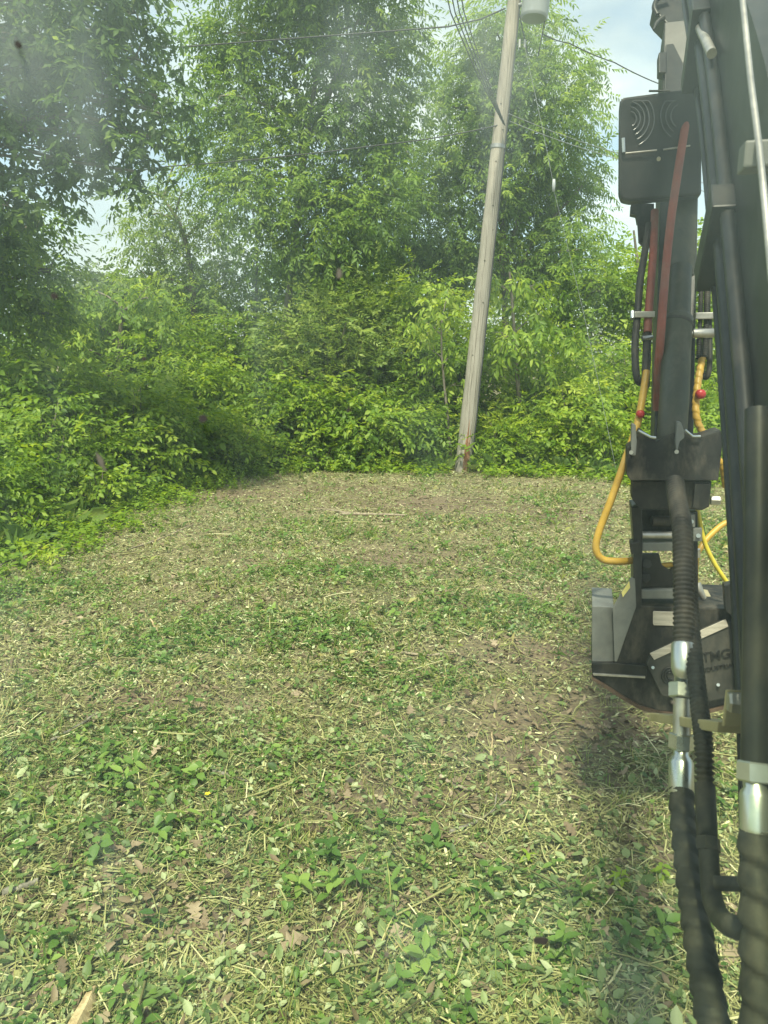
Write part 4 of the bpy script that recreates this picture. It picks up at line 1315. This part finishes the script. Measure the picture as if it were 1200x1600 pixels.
def corrugated(P, r, pitch, depth):
    """resampled path with ribs"""
    P = [Vector(q_) for q_ in P]
    L = sum((b_ - a).length for a, b_ in zip(P[:-1], P[1:]))
    n = int(L / pitch * 4)
    acc = [0]
    for a, b_ in zip(P[:-1], P[1:]): acc.append(acc[-1] + (b_ - a).length)
    out, rs = [], []
    for i in range(n + 1):
        s_ = L * i / n
        k = min(max(np.searchsorted(acc, s_) - 1, 0), len(P) - 2)
        t = (s_ - acc[k]) / max(1e-9, acc[k + 1] - acc[k])
        out.append(P[k].lerp(P[k + 1], t)); rs.append(r + depth * (1, .5, -1, -.5)[i % 4] * .5)
    return out, rs


def spiral_hose(name, P, r, mat, parent, pitch=.05, rise=.004, seg=20):
    """hose in a spiral guard: rope-like ridges running round it"""
    P = smooth_path(P, 10)
    acc = [0]
    for a, b_ in zip(P[:-1], P[1:]): acc.append(acc[-1] + (b_ - a).length)
    L = acc[-1]
    n = int(L / pitch * 9)
    nrm = None
    vs, fs = [], []
    for i in range(n + 1):
        s_ = L * i / n
        k = int(min(max(np.searchsorted(acc, s_) - 1, 0), len(P) - 2))
        t = (s_ - acc[k]) / max(1e-9, acc[k + 1] - acc[k])
        c = P[k].lerp(P[k + 1], t); tg = (P[k + 1] - P[k]).normalized()
        nrm = tg.orthogonal().normalized() if nrm is None else (nrm - tg * nrm.dot(tg)).normalized()
        bn = tg.cross(nrm)
        for j in range(seg):
            fr = (s_ / pitch + j / seg) % 1.0
            rr = r + rise * (min(1.0, fr / .8) ** .6 * (1 if fr < .8 else (1 - (fr - .8) / .2)) )
            a = 2 * math.pi * j / seg
            vs.append(c + (nrm * math.cos(a) + bn * math.sin(a)) * rr)
    for i in range(n):
        for j in range(seg):
            j2 = (j + 1) % seg
            fs.append((i * seg + j, i * seg + j2, (i + 1) * seg + j2, (i + 1) * seg + j))
    fs += [tuple(range(seg - 1, -1, -1)), tuple(range(n * seg, (n + 1) * seg))]
    return MB().add(vs, fs, True).build(name, mat, parent)


# right-hand line
tw = -.135
g = MB(); g.tube(smooth_path([E(1184, 640, tw), E(1183, 850, tw), E(1181, 1000, tw), E(1179, 1190, tw)], 6), .0155, 14); line = g.build('steel_line', 'black_paint', exc)
g = MB(); hexnut(g, E(1179, 1190, tw), E(1179, 1222, tw), .020); g.build('nut', 'plated_steel', line)
g = MB(); g.tube([E(1179, 1222, tw), E(1180, 1232, tw), E(1180, 1238, tw), E(1180, 1244, tw), E(1181, 1296, tw), E(1181, 1300, tw)], [.013, .013, .0165, .0175, .0175, .0165], 18); g.build('ferrule', 'plated_steel', line)
spiral_hose('wrapped_hose', [E(1181, 1298, tw), E(1183, 1400, tw), E(1185, 1500, tw), E(1186, 1640, tw), E(1187, 1750, tw)], .0140, 'rubber', exc, .036, .0075)

# left hose: guarded hose, ferrule, nuts on the bracket, ferrule, wrapped hose
lw = -.165
H = lambda px, py, w=lw: E(px, py, w)
path = smooth_path([H(1080, 790) + MF * .25, H(1071, 806) + MF * .12, H(1067, 822) + MF * .02, H(1067, 860), H(1068, 930), H(1068, 1008)], 6)
cp_, cr_ = corrugated(path, .0170, .0085, .003)
g = MB(); g.tube(cp_, cr_, 16); gh = g.build('guarded_hose', 'rubber', exc)
g = MB(); g.tube([H(1068, 1005), H(1068, 1008), H(1068, 1046), H(1068, 1050), H(1067, 1054), H(1067, 1057), H(1066, 1069)], [.018, .0205, .0205, .019, .0155, .0135, .0135], 18); g.build('ferrule', 'plated_steel', gh)
g = MB(); hexnut(g, H(1066, 1067), H(1066, 1091), .0225); g.build('nut', 'plated_steel', gh)
g = MB(); g.tube([H(1066, 1091), H(1065, 1148)], .0145, 14); g.build('bulkhead_fitting', 'worn_steel', gh)
g = MB(); hexnut(g, H(1065, 1146), H(1064, 1171), .0205); g.build('nut', 'plated_steel', gh)
g = MB(); g.tube([H(1064, 1171), H(1064, 1180), H(1064, 1186), H(1064, 1192), H(1064, 1238), H(1064, 1241)], [.013, .013, .0175, .020, .020, .018], 18); g.build('ferrule', 'plated_steel', gh)
spiral_hose('wrapped_hose', [H(1064, 1238), H(1069, 1300), H(1080, 1390), H(1095, 1490), H(1114, 1600), H(1128, 1680)], .0165, 'rubber', exc, .034, .005)
# bracket bar the lines are bolted to
g = MB()
ba, bb = E(1038, 1121, lw), E(1148, 1137, -.11)
dn_ = (CAMP - (ba + bb) / 2).normalized() * .052; ba += dn_; bb += dn_
dirb = (bb - ba).normalized()
g.box((ba + bb) / 2, (bb - ba) / 2, UP * .0085, dirb.cross(UP) * .030)
brk = g.build('hose_bracket', 'tan_bracket', exc, bevel=.002)
g = MB(); g.box(bb + UP * .03 + dirb * .006, dirb * .004, UP * .028, dirb.cross(UP) * .024); g.build('bracket_tab', 'tan_bracket', brk, bevel=.002)
g = MB(); bc_ = E(1152, 1098, -.13); hexnut(g, bc_ - MR * .012, bc_ + MR * .03, .015); g.build('bolt', 'worn_steel', brk)
# thin corrugated conduit with elbow
cwv = -.150
path = smooth_path([E(1074, 880, cwv), E(1078, 940, cwv), E(1082, 1000, cwv), E(1090, 1080, cwv), E(1099, 1160, cwv), E(1101, 1225, cwv)], 6)
cp_, cr_ = corrugated(path, .0125, .0085, .004)
g = MB(); g.tube(cp_, cr_, 14); cnd = g.build('corrugated_conduit', 'rubber', exc)
g = MB(); g.tube([E(1101, 1223, cwv), E(1101, 1226, cwv), E(1104, 1290, cwv), E(1105, 1308, cwv), E(1106, 1310, cwv)], [.012, .0145, .0145, .014, .011], 14); g.build('sleeve', 'rubber', cnd)
g = MB(); hexnut(g, E(1106, 1308, cwv), E(1107, 1330, cwv), .0165); g.build('nut', 'dusty_black', cnd)
g = MB(); g.tube(smooth_path([E(1107, 1328, cwv), E(1109, 1365, cwv), E(1113, 1405, cwv), E(1128, 1436, cwv), E(1152, 1449, cwv), E(1190, 1450, -.1)], 6), .0135, 14); g.build('elbow_hose', 'rubber', cnd)
g = MB(); g.tube([E(1118, 1380, cwv), E(1190, 1382, -.10)], .0095, 12); g.build('cross_tube', 'rubber', cnd)

# polished rod and clamp at the upper boom
g = MB(); g.tube([E(1158, -20, -.16), E(1172, 120, -.16), E(1186, 232, -.16), E(1196, 330, -.16), E(1206, 440, -.16)], .0042, 12); rod = g.build('steel_line', 'worn_steel', exc)
g = MB(); c = E(1184, 246, -.155); g.box(c, MF * .022, MR * .02, UP * .016); g.build('line_clamp', 'grey_paint', rod, bevel=.003)
g = MB(); g.tube([E(1092, 42, -.12), E(1112, 84, -.12)], .011, 10); g.build('hose_end', 'worn_steel', exc)

# ---- arm (dipper) hanging from the boom tip
a0, a1 = S(1062, 60, -.10), S(1048, 735, -.12)
ad = (a1 - a0).normalized(); an = MR.cross(ad).normalized()
if an.dot(MF) < 0: an = -an
g = MB(); w0_, w1_ = .085, .075
vs = [a0 + MR * w0_ * s_ + an * h for s_, h in ((-1, -.10), (1, -.10), (1, .13), (-1, .13))] + [a1 + MR * w1_ * s_ + an * h for s_, h in ((-1, -.07), (1, -.07), (1, .09), (-1, .09))]
g.add(vs, [(3, 2, 1, 0), (4, 5, 6, 7), (0, 1, 5, 4), (1, 2, 6, 5), (2, 3, 7, 6), (3, 0, 4, 7)])
arm = g.build('arm', 'black_paint', exc, bevel=.006)
# thumb cylinder on the cab side of the arm: upper rod box and lower barrel
g = MB(); c0, c1 = S(1071, 300, .12), S(1064, 440, .12)
g.prism([S(1052, 300, .10), S(1091, 300, .10), S(1086, 430, .10), S(1047, 430, .10)], MF * .06); g.build('arm_cover', 'olive_black', arm, bevel=.006)
g = MB(); g.tube([S(1063, 420, .10), S(1060, 510, .10)], mpp(460, 3.1) * 17, 18); g.build('cylinder_rod', 'olive_black', arm)
rb = mpp(600, 2.9) * 22.5
g = MB(); g.tube([S(1059, 497, .12), S(1059, 500, .12), S(1058, 511, .12), S(1058, 515, .12), S(1054, 610, .12), S(1048, 705, .12)], [rb * .92, rb * 1.03, rb * 1.03, rb * .97, rb * .97, rb * .97], 24)
brl = g.build('cylinder_barrel', 'olive_black', arm)
g = MB(); g.tube([S(1059, 505, .12), S(1058, 509, .12)], rb * 1.06, 24); g.build('collar', 'dusty_black', brl)
g = MB(); c = S(1083, 521, .12); g.tube([c, c + MR * .075, c + MR * .076, c + MR * .10], [.018, .018, .011, .011], 12); g.build('port', 'worn_steel', brl)
# boom tip knuckle, shapes seen against the sky
g = plate([(1036, -60), (1100, -60), (1105, 60), (1092, 150), (1066, 150), (1040, 58), (1041, 46), (1052, 46), (1026, 20), (1020, 10)], .0, .22); kn = g.build('knuckle', 'black_paint', arm, bevel=.006)
g = plate([(1040, 70), (1066, 66), (1076, 80), (1076, 148), (1038, 148)], .02, .12); g.build('hose_block', 'black_paint', kn, bevel=.004)
g = plate([(1029, 82), (1042, 81), (1042, 114), (1029, 113)], .03, .10); g.build('valve', 'black_paint', kn, bevel=.006)
g = MB(); g.tube(smooth_path([S(1046, -8, .05), S(1028, -2, .05), S(1022, 12, .05), S(1027, 24, .05)], 5), .012, 8); g.build('hook', 'black_paint', kn)
g = MB(); g.tube(smooth_path([S(1036, 28, .05), S(1026, 36, .05), S(1021, 47, .05)], 5), [.014 - .0009 * i for i in range(11)], 8); g.build('claw', 'black_paint', kn)
g = MB(); g.tube([S(1014, 142.5, .05), S(1046, 142.5, .05)], .005, 8); g.build('pin', 'black_paint', kn)

# ---- square work lamp on the arm
LY = 3.25
lp = lambda px, py, dy=0: at(px, py, LY + dy)
g = MB(); g.prism([lp(968, 158), lp(974, 152), lp(1096, 136), lp(1096, 304), lp(984, 314), lp(971, 311), lp(967, 300)], MF * .10)
lamp = g.build('work_lamp', 'lamp_plastic', exc, bevel=.012)
for cx, cy2, rr in ((984, 186, (10, 16, 23, 30, 38)), (1064, 182, (16, 24, 32))):
    for r_ in rr:
        pts = []
        rng_a = np.linspace(-1.2, 1.45, 18) if cx < 1000 else np.linspace(1.9, 4.2, 18)
        for a in rng_a:
            x_, y_ = cx + math.cos(a) * r_ * 1.0, cy2 - math.sin(a) * r_ * 1.15
            x_ = min(max(x_, 975), 1088); y_ = min(max(y_, 158), 232)
            pts.append(lp(x_, y_, -.006))
        g = MB(); g.tube(pts, .0028, 6); g.build('ring', 'lamp_lens', lamp)
g = MB(); g.tube([lp(977, 240, -.012), lp(1026, 235, -.012)], .0035, 6); g.build('trim', 'worn_steel', lamp)
g = MB(); g.tube([lp(1036, 234, -.012), lp(1078, 228, -.012)], .0035, 6); g.build('trim', 'worn_steel', lamp)
g = MB(); g.tube([lp(973.5, 216, -.010), lp(974.5, 238, -.010)], .007, 8); g.build('glint_bar', 'plated_steel', lamp)  # bright stub added for the glint on the lamp's left edge
g = MB(); g.tube([lp(1029, 248, -.004), lp(1029, 249, -.02)], .008, 10); g.build('screw', 'worn_steel', lamp)
g = plate([(986, 318), (1022, 318), (1022, 346), (996, 348), (994, 336), (985, 334)], -.02, .08); g.build('lamp_bracket', 'dusty_black', lamp, bevel=.003)
g = plate([(996, 345), (1020, 345), (1016, 372), (1004, 384), (998, 378)], -.02, .04); g.build('lamp_clamp', 'dusty_black', lamp, bevel=.003)

# ---- hoses down the sides of the arm
def hose(name, P, r, mat, parent=exc, seg=12):
    g = MB(); g.tube(smooth_path(P, 7), r, seg)
    return g.build(name, mat, parent)


hose('black_hose', [S(1014, 350, .02), S(1008, 390, .02), S(1000, 440, .02), S(996, 490, .02), S(992, 540, .02), S(994, 585, .02), S(1000, 598, .0), S(1008, 590, -.03), S(1012, 560, -.05)], .0145, 'rubber')
hose('red_reflection_hose', [S(1023, 330, .03), S(1020, 400, .03), S(1014, 480, .03), S(1012, 520, .03)], .0165, 'reflection_red')  # hose given the red of the reflection lying over it
hose('red_reflection_hose', [S(1084, 120, .30), S(1076, 155, .42), S(1070, 200, .42), S(1062, 250, .38), S(1050, 330, .28), S(1042, 400, .22), S(1036, 470, .19), S(1031, 540, .14), S(1027, 590, .04), S(1026, 640, -.06)], .0165, 'reflection_red')  # red streak reflected in the glass, built here as a solid hose
hose('black_hose', [S(1012, 500, .02), S(1010, 560, .02), S(1008, 605, .02)], .0165, 'rubber')
g = MB(); g.box(S(1005, 492, .03), MR * .042, UP * .012, MF * .03); cl_ = g.build('hose_clamp', 'worn_steel', exc, bevel=.003)
g = MB(); g.tube([S(988, 487, .05), S(988, 498, .05)], .009, 8); g.build('bolt', 'plated_steel', cl_)
g = MB(); g.tube([S(1003, 529, .04), S(1019, 527, .04)], .010, 10); g.build('fitting', 'plated_steel', cl_)
for k, (x_, r_) in enumerate(((1094, .0085), (1104, .012))):
    P = smooth_path([S(x_ + 4, 400, .02), S(x_ + 1, 460, .02), S(x_, 500, .02), S(x_ - 3, 560, .02)], 6)
    cp_, cr_ = corrugated(P, r_, .010, .003); g = MB(); g.tube(cp_, cr_, 12); g.build('guarded_hose', 'rubber', exc)
hose('black_hose', [S(1108, 500, .02), S(1109, 560, .02), S(1106, 586, .01), S(1099, 588, -.02), S(1094, 565, -.04), S(1092, 530, -.04)], .0105, 'rubber')
g = MB(); g.box(S(1100, 494, .03), MR * .036, UP * .013, MF * .03); g.build('hose_clamp', 'worn_steel', exc, bevel=.003)
g = MB(); g.tube([S(1078, 522, .04), S(1113, 522, .04)], .011, 10); g.build('hose_clamp', 'worn_steel', exc)
# yellow sleeved hoses feeding the mulcher
yr = mpp(750, 2.9) * 5.7
hose('yellow_hose', [S(1010, 580, .03), S(1004, 620, .03), S(995, 665, .04), S(978, 715, .05), S(955, 780, .05), S(936, 830, .05), S(931, 858, .05), S(942, 874, .05), S(968, 877, .05), S(999, 875, .03)], yr, 'yellow_sleeve')
yh = spiral_hose('yellow_hose', [S(1097, 560, .02), S(1090, 600, .02), S(1087, 640, .02), S(1092, 665, .02), S(1101, 680, .02), S(1112, 705, 0), S(1128, 728, -.02), S(1134, 760, -.05)], yr * .85, 'yellow_sleeve', exc, .030, .003, 16)
hose('yellow_hose', [S(1160, 812, -.1), S(1132, 818, -.1), S(1108, 838, -.08), S(1095, 855, -.06), S(1088, 870, -.05), S(1086, 905, -.04), S(1089, 918, -.02)], yr * .85, 'yellow_sleeve')
hose('thin_yellow_hose', [S(1084, 780, .05), S(1090, 800, .06), S(1100, 845, .06), S(1116, 880, .06), S(1137, 912, .06)], mpp(850, 2.9) * 3.4, 'bright_yellow')
g = MB(); g.tube([S(1088, 912, -.02), S(1095, 927, 0), S(1100, 935, 0)], [.018, .014, .010], 10); g.build('hose_fitting', 'worn_steel', exc)
g = MB(); g.tube([S(1087, 858, .05), S(1087, 870, .05)], .018, 8); g.build('hose_fitting', 'worn_steel', exc)
for px, py, r_ in ((1001, 647, 6), (1095, 616, 7.5)):
    rr_ = mpp(py, 2.95) * r_
    c = S(px, py, .06); g = MB()
    d_ = (CAMP - c).normalized() * .7 + MR * .3
    g.tube([c - d_ * rr_ * 1.2, c - d_ * rr_ * .9, c + d_ * rr_ * .3, c + d_ * rr_ * .75, c + d_ * rr_ * .95], [rr_ * .85, rr_ * 1.0, rr_, rr_ * .8, rr_ * .3], 14)
    g.build('dust_cap', 'red_plastic', exc)

# ---- quick coupler / linkage
g = plate([(980, 700), (992, 690), (1000, 672), (1012, 680), (1026, 690), (1040, 683), (1060, 672), (1070, 676), (1084, 682), (1096, 682), (1126, 672), (1129, 690), (1126, 718), (1122, 751), (985, 751), (979, 742)], .17, .14)
coup = g.build('coupler', 'dusty_black', exc, bevel=.004)
for poly in ([(987, 662), (993, 664), (995, 690), (993, 712), (986, 712), (986, 690)], [(1058, 659), (1064, 660), (1069, 674), (1069, 684), (1062, 690), (1057, 710), (1055, 690)]):
    g = plate(poly, .20, .05); g.build('ear', 'grey_paint', coup, bevel=.003)
g = MB(); g.tube([S(997, 673, .19), S(1016, 683, .19), S(1024, 684, .19)], .006, 8); g.build('retainer', 'plated_steel', coup)
g = MB(); g.tube([S(1070, 672, .19), S(1082, 682, .19), S(1094, 682, .19)], .005, 8); g.build('retainer', 'plated_steel', coup)
g = plate([(988, 752), (1112, 752), (1108, 792), (1096, 798), (1080, 796), (1000, 796), (987, 780)], .13, .12); lower = g.build('coupler_body', 'dusty_black', coup, bevel=.005)
g = plate([(1086, 756), (1110, 756), (1106, 790), (1098, 796), (1082, 794)], .16, .02); g.build('side_plate', 'dusty_black', coup, bevel=.003)
g = MB(); c = S(1112, 782, .12); hexnut(g, c - MR * .005, c + MR * .03, .018); g.build('pin_nut', 'worn_steel', coup)
for px, py in ((986, 707), (1057, 706)):
    g = MB(); g.tube([S(px, py, .215), S(px, py, .19)], .008, 8); g.build('bolt', 'worn_steel', coup)

# ================================================================== MULCHER HEAD hung on the coupler
mul_ = empty('mulcher_head', S(1045, 1116, 0) + MF * .2)
tag(mul_, 'black flail mulcher head hanging from the excavator arm above the cleared ground', 'mulcher')
hgr = empty('hanger', S(1030, 860, 0)); hgr.parent = mul_; hgr.location = S(1030, 860, 0) - mul_.location
def mb_build(g, name, mat, parent, bevel=0.0):
    return g.build(name, mat, parent, bevel)


g = plate([(986, 792), (1003, 792), (1004, 850), (1002, 952), (988, 952), (990, 850)], .10, .16); mb_build(g, 'side_plate', 'black_paint', hgr, .004)
g = plate([(1076, 800), (1090, 800), (1091, 952), (1078, 952)], .10, .16); mb_build(g, 'side_plate', 'black_paint', hgr, .004)
g = plate([(1003, 796), (1078, 796), (1078, 832), (1003, 832)], .0, .03); mb_build(g, 'rear_plate', 'dusty_black', hgr, .003)
g = MB(); g.tube([S(1002, 836, .07), S(1086, 836, .07)], mpp(836, 2.9) * 6, 16); mb_build(g, 'pin', 'worn_steel', hgr)
g = MB(); g.tube([S(1018, 814, .05), S(1022, 814, .05), S(1046, 814, .05)], .02, 12); mb_build(g, 'pin', 'dusty_black', hgr)
g = plate([(1003, 848), (1080, 848), (1080, 861), (1003, 861)], .09, .10); mb_build(g, 'cross_plate', 'grey_paint', hgr, .003)
g = plate([(1003, 866), (1030, 866), (1034, 884), (1046, 892), (1056, 884), (1060, 866), (1080, 866), (1080, 918), (1003, 918)], .06, .03); mb_build(g, 'bridge_plate', 'black_paint', hgr, .004)
g = MB(); g.tube([S(1030, 884, .03), S(1052, 882, .03)], yr * .8, 12); mb_build(g, 'inner_hose', 'yellow_sleeve', hgr)
for px, py in ((1011, 881), (1009, 903)):
    g = MB(); hexnut(g, S(px, py, .065), S(px, py, .085), .022); b0 = mb_build(g, 'bolt', 'dusty_black', hgr)
for px, py in ((1080, 814), (1091, 836)):
    g = plate([(px - 8, py - 10), (px + 6, py - 10), (px + 6, py + 10), (px - 8, py + 10)], .13, .03); lg = mb_build(g, 'lug', 'grey_paint', hgr, .003)
    g = MB(); g.tube([S(px, py + 1, .135), S(px, py + 1, .15)], .0085, 10); mb_build(g, 'lug_bolt', 'plated_steel', hgr)
g = plate([(1000, 921), (1080, 921), (1080, 936), (1002, 936)], .08, .10); mb_build(g, 'cross_tube', 'grey_paint', hgr, .005)
g = plate([(984, 850), (1000, 846), (1000, 868), (986, 866)], .12, .08); mb_build(g, 'stop_block', 'dusty_black', hgr, .004)

MYD = .10       # the camera side of the head stands a little nearer than the arm
body = [(992, 948), (1000, 946), (1175, 953), (1178, 1080), (1148, 1097), (1100, 1110), (1062, 1114), (1030, 1111), (1000, 1102), (972, 1086), (944, 1068), (925, 1055), (924, 1036), (960, 1036)]
g = plate(body, MYD, .34); hood = mb_build(g, 'hood', 'dusty_black', mul_, .006)
g = plate([(925, 947), (959, 949), (962, 1034), (925, 1034)], MYD - .015, .26); mb_build(g, 'side_flap', 'grey_paint', mul_, .003)
g = plate([(957, 950), (972, 924), (986, 902), (992, 905), (994, 948), (964, 1034), (960, 1034)], MYD + .01, .012); wing = mb_build(g, 'gusset', 'grey_paint', mul_, .003)
g = plate([(971, 926), (983, 908), (984.5, 918), (973, 933)], MYD + .013, .003); mb_build(g, 'warning_label', 'label_yellow', wing)
g = plate([(924, 1036), (962, 1036), (1010, 1040), (1010, 1058), (926, 1054)], MYD + .012, .014); mb_build(g, 'rear_lip', 'black_paint', mul_, .003)
g = plate([(926, 1052.5), (1008, 1057), (1008, 1060), (927, 1055.5)], MYD + .02, .012); mb_build(g, 'lip_edge', 'worn_steel', mul_, .001)
cov = [(1010, 1037), (1017, 1022), (1136, 968), (1152, 985), (1156, 1086), (1100, 1098), (1034, 1088)]
g = plate(cov, MYD + .03, .03); cvr = mb_build(g, 'belt_cover', 'cover_grey', mul_, .004)
g = plate([(1015, 1021), (1134, 967.5), (1138, 979), (1022, 1031)], MYD + .036, .006); mb_build(g, 'bright_strip', 'brushed_strip', cvr, .001)
g = plate([(1021, 955), (1056, 956.5), (1056, 978), (1022, 977), (1020, 975), (1020, 957)], MYD + .006, .006); mb_build(g, 'name_plate', 'brushed_strip', hood, .001)
for px, py in ((1020, 1043), (1122, 1070), (1060, 1089)):
    g = MB(); hexnut(g, S(px, py, MYD + .03), S(px, py, MYD + .042), .0075); mb_build(g, 'bolt', 'plated_steel', cvr)
# curved skid along the bottom
sk = [(925, 1057), (944, 1070), (972, 1088), (1000, 1104), (1030, 1113), (1062, 1116), (1100, 1112), (1148, 1099), (1175, 1084)]
lo_ = [(a, b_ + 5) for a, b_ in sk]
for k in range(1):
    g = MB()
    P0 = [S(a, b_, MYD + .014) for a, b_ in sk]; P1 = [S(a, b_, MYD + .014) for a, b_ in lo_]
    vs = P0 + P1 + [q_ + MF * .36 for q_ in P0] + [q_ + MF * .36 for q_ in P1]
    m_ = len(sk); fs = []
    for i in range(m_ - 1):
        fs += [(i, i + 1, m_ + i + 1, m_ + i), (2 * m_ + i, 3 * m_ + i, 3 * m_ + i + 1, 2 * m_ + i + 1), (i, 2 * m_ + i, 2 * m_ + i + 1, i + 1), (m_ + i, m_ + i + 1, 3 * m_ + i + 1, 3 * m_ + i)]
    fs += [(0, m_, 3 * m_, 2 * m_), (m_ - 1, 3 * m_ - 1, 4 * m_ - 1, 2 * m_ - 1)]
    g.add(vs, fs); mb_build(g, 'skid', 'rust_edge', mul_)
# hose block and motor on the right end
g = plate([(1096, 930), (1122, 934), (1124, 954), (1090, 952)], -.05, .10); mb_build(g, 'motor_port', 'tan_bracket', mul_, .004)
g = MB(); g.tube([S(1108, 946, -.05), S(1122, 946, -.05)], .022, 12); mb_build(g, 'motor_cap', 'yellow_sleeve', mul_)
g = plate([(1131, 915), (1146, 912), (1150, 960), (1156, 1090), (1151, 1090), (1143, 962), (1134, 956)], MYD + .06, .05); mb_build(g, 'end_post', 'black_paint', mul_, .004)


def lettering(txt, px, py, size_px, rot, spacing=1.0, bold=0.0):
    cu = bpy.data.curves.new('lettering', 'FONT')
    cu.body = txt; cu.align_x = 'CENTER'; cu.align_y = 'CENTER'
    cu.size = mpp(py, 2.8) * size_px * 1.38; cu.extrude = .0012; cu.space_character = spacing; cu.offset = bold
    ob = bpy.data.objects.new('lettering', cu)
    dg = None
    me = None
    COL.objects.link(ob)
    bpy.context.view_layer.update()
    dg = bpy.context.evaluated_depsgraph_get()
    me = bpy.data.meshes.new_from_object(ob.evaluated_get(dg))
    bpy.data.objects.remove(ob)
    me.name = 'lettering'
    c = S(px, py, MYD + .0325)
    zx = Vector((1, 0, 0)); 
    # the cover's face: spanned by photo-right and photo-up directions of the plate
    ex_ = (S(px + 10, py, MYD + .0325) - c).normalized(); ey = (S(px, py - 10, MYD + .0325) - c).normalized()
    ez = ex_.cross(ey).normalized(); ey = ez.cross(ex_)
    M = Matrix((ex_, ey, ez)).transposed().to_4x4() @ Matrix.Rotation(RAD(rot), 4, 'Z')
    me.transform(Matrix.Translation(c) @ M)
    me.materials.clear()
    return link('lettering', me, 'ink_black', cvr)


lettering('TMG', 1119, 1025, 16, 11, .95, .0008)
lettering('INDUSTRIAL', 1121, 1044, 7.5, 11, .95, .0003)
for r_ in (5, 9, 13):
    pts = [S(1047 + math.cos(a) * r_, 1056 - math.sin(a) * r_, MYD + .033) for a in np.linspace(.6, 5.4, 22)]
    g = MB(); g.tube(pts, .0028, 6); mb_build(g, 'emblem_ring', 'ink_black', cvr)

# ================================================================== WINDSCREEN: dusty film on the cab glass, with specks of mud
m, n, l = new_mat('dusty_glass')
o = n.new('ShaderNodeOutputMaterial')
pv = n.new('ShaderNodeVolumeScatter')
va = n.new('ShaderNodeVolumeAbsorption')          # the slight green of the glass itself
va.inputs['Color'].default_value = (.955, 1, .83, 1)
va.inputs['Density'].default_value = 165.0
vs_ = n.new('ShaderNodeAddShader')
pv.inputs['Color'].default_value = (.74, .91, 1.0, 1)
pv.inputs['Anisotropy'].default_value = 0.0
t = n.new('ShaderNodeTexCoord')
z = n.new('ShaderNodeTexNoise'); z.inputs['Scale'].default_value = 9; z.inputs['Detail'].default_value = 5
r = ramp(n, [(.36, (.55, .55, .55)), (.58, (.9, .9, .9)), (.70, (1.9, 1.9, 1.9)), (.80, (2.6, 2.6, 2.6))])
mps = n.new('ShaderNodeMapping'); mps.inputs['Scale'].default_value = (1.0, 1.0, .10)        # run marks down the glass
zs = n.new('ShaderNodeTexNoise'); zs.inputs['Scale'].default_value = 42; zs.inputs['Detail'].default_value = 3
rs_ = ramp(n, [(.40, (.75, .75, .75)), (.60, (1.0, 1.0, 1.0)), (.72, (1.7, 1.7, 1.7))])
ms = n.new('ShaderNodeMath'); ms.operation = 'MULTIPLY'
l.new(t.outputs['Object'], mps.inputs['Vector']); l.new(mps.outputs['Vector'], zs.inputs['Vector']); l.new(zs.outputs['Fac'], rs_.inputs['Fac'])
l.new(rs_.outputs['Color'], ms.inputs[1])
sx = n.new('ShaderNodeSeparateXYZ')
mr = n.new('ShaderNodeMapRange')                    # film set denser towards the top to stand in for glare on the glass
mr.inputs['From Min'].default_value = 1.92; mr.inputs['From Max'].default_value = 2.22
mr.inputs['To Min'].default_value = 7.5; mr.inputs['To Max'].default_value = 35.0
mr.interpolation_type = 'SMOOTHSTEP'
mm = n.new('ShaderNodeMath'); mm.operation = 'MULTIPLY'
l.new(t.outputs['Object'], z.inputs['Vector']); l.new(z.outputs['Fac'], r.inputs['Fac']); l.new(r.outputs['Color'], ms.inputs[0]); l.new(ms.outputs['Value'], mm.inputs[0])
l.new(t.outputs['Object'], sx.inputs['Vector']); l.new(sx.outputs['Z'], mr.inputs['Value']); l.new(mr.outputs['Result'], mm.inputs[1])
l.new(mm.outputs['Value'], pv.inputs['Density'])
l.new(pv.outputs['Volume'], vs_.inputs[0]); l.new(va.outputs['Volume'], vs_.inputs[1])
l.new(vs_.outputs['Shader'], o.inputs['Volume'])
WY = .44
g = MB(); g.box((-.15, WY, 1.95), (.57, 0, 0), (0, .003, 0), (0, 0, .95))
ws = g.build('windscreen', 'dusty_glass')
tag(ws, 'dusty cab windscreen with specks of mud that the whole view is seen through', 'windscreen')


def speck(px, py, a, b_, mat, rot=0.0):
    c = at(px, py, WY - .0045)
    s_ = mpp(py, WY)
    P = []
    for k in range(11):
        t_ = 2 * math.pi * k / 11
        rr = U_(.72, 1.15)
        x_, z_ = math.cos(t_) * a * s_ * rr * .5, math.sin(t_) * b_ * s_ * rr * .5
        P.append(c + Vector((x_ * math.cos(rot) - z_ * math.sin(rot), 0, x_ * math.sin(rot) + z_ * math.cos(rot))))
    g = MB()
    g.prism(P, (0, .001, 0))
    g.build('mud_speck', mat, ws)


for sp in ((317, 655, 12, 13, 'mud_dark'), (28, 70, 11, 11, 'mud_dark'), (85, 463, 12, 11, 'mud_dark'), (158, 722, 8, 30, 'mud_tan', .35), (955, 1393, 13, 13, 'mud_dark'), (845, 1470, 26, 14, 'mud_dark', -.1),
           (545, 640, 8, 9, 'mud_dark'), (225, 561, 8, 8, 'mud_dark'), (530, 428, 9, 15, 'mud_tan'), (548, 1220, 14, 9, 'mud_tan'), (604, 1492, 8, 10, 'mud_tan'), (50, 985, 8, 10, 'mud_dark'), (1052, 1098, 6, 6, 'mud_tan')):
    speck(*sp)
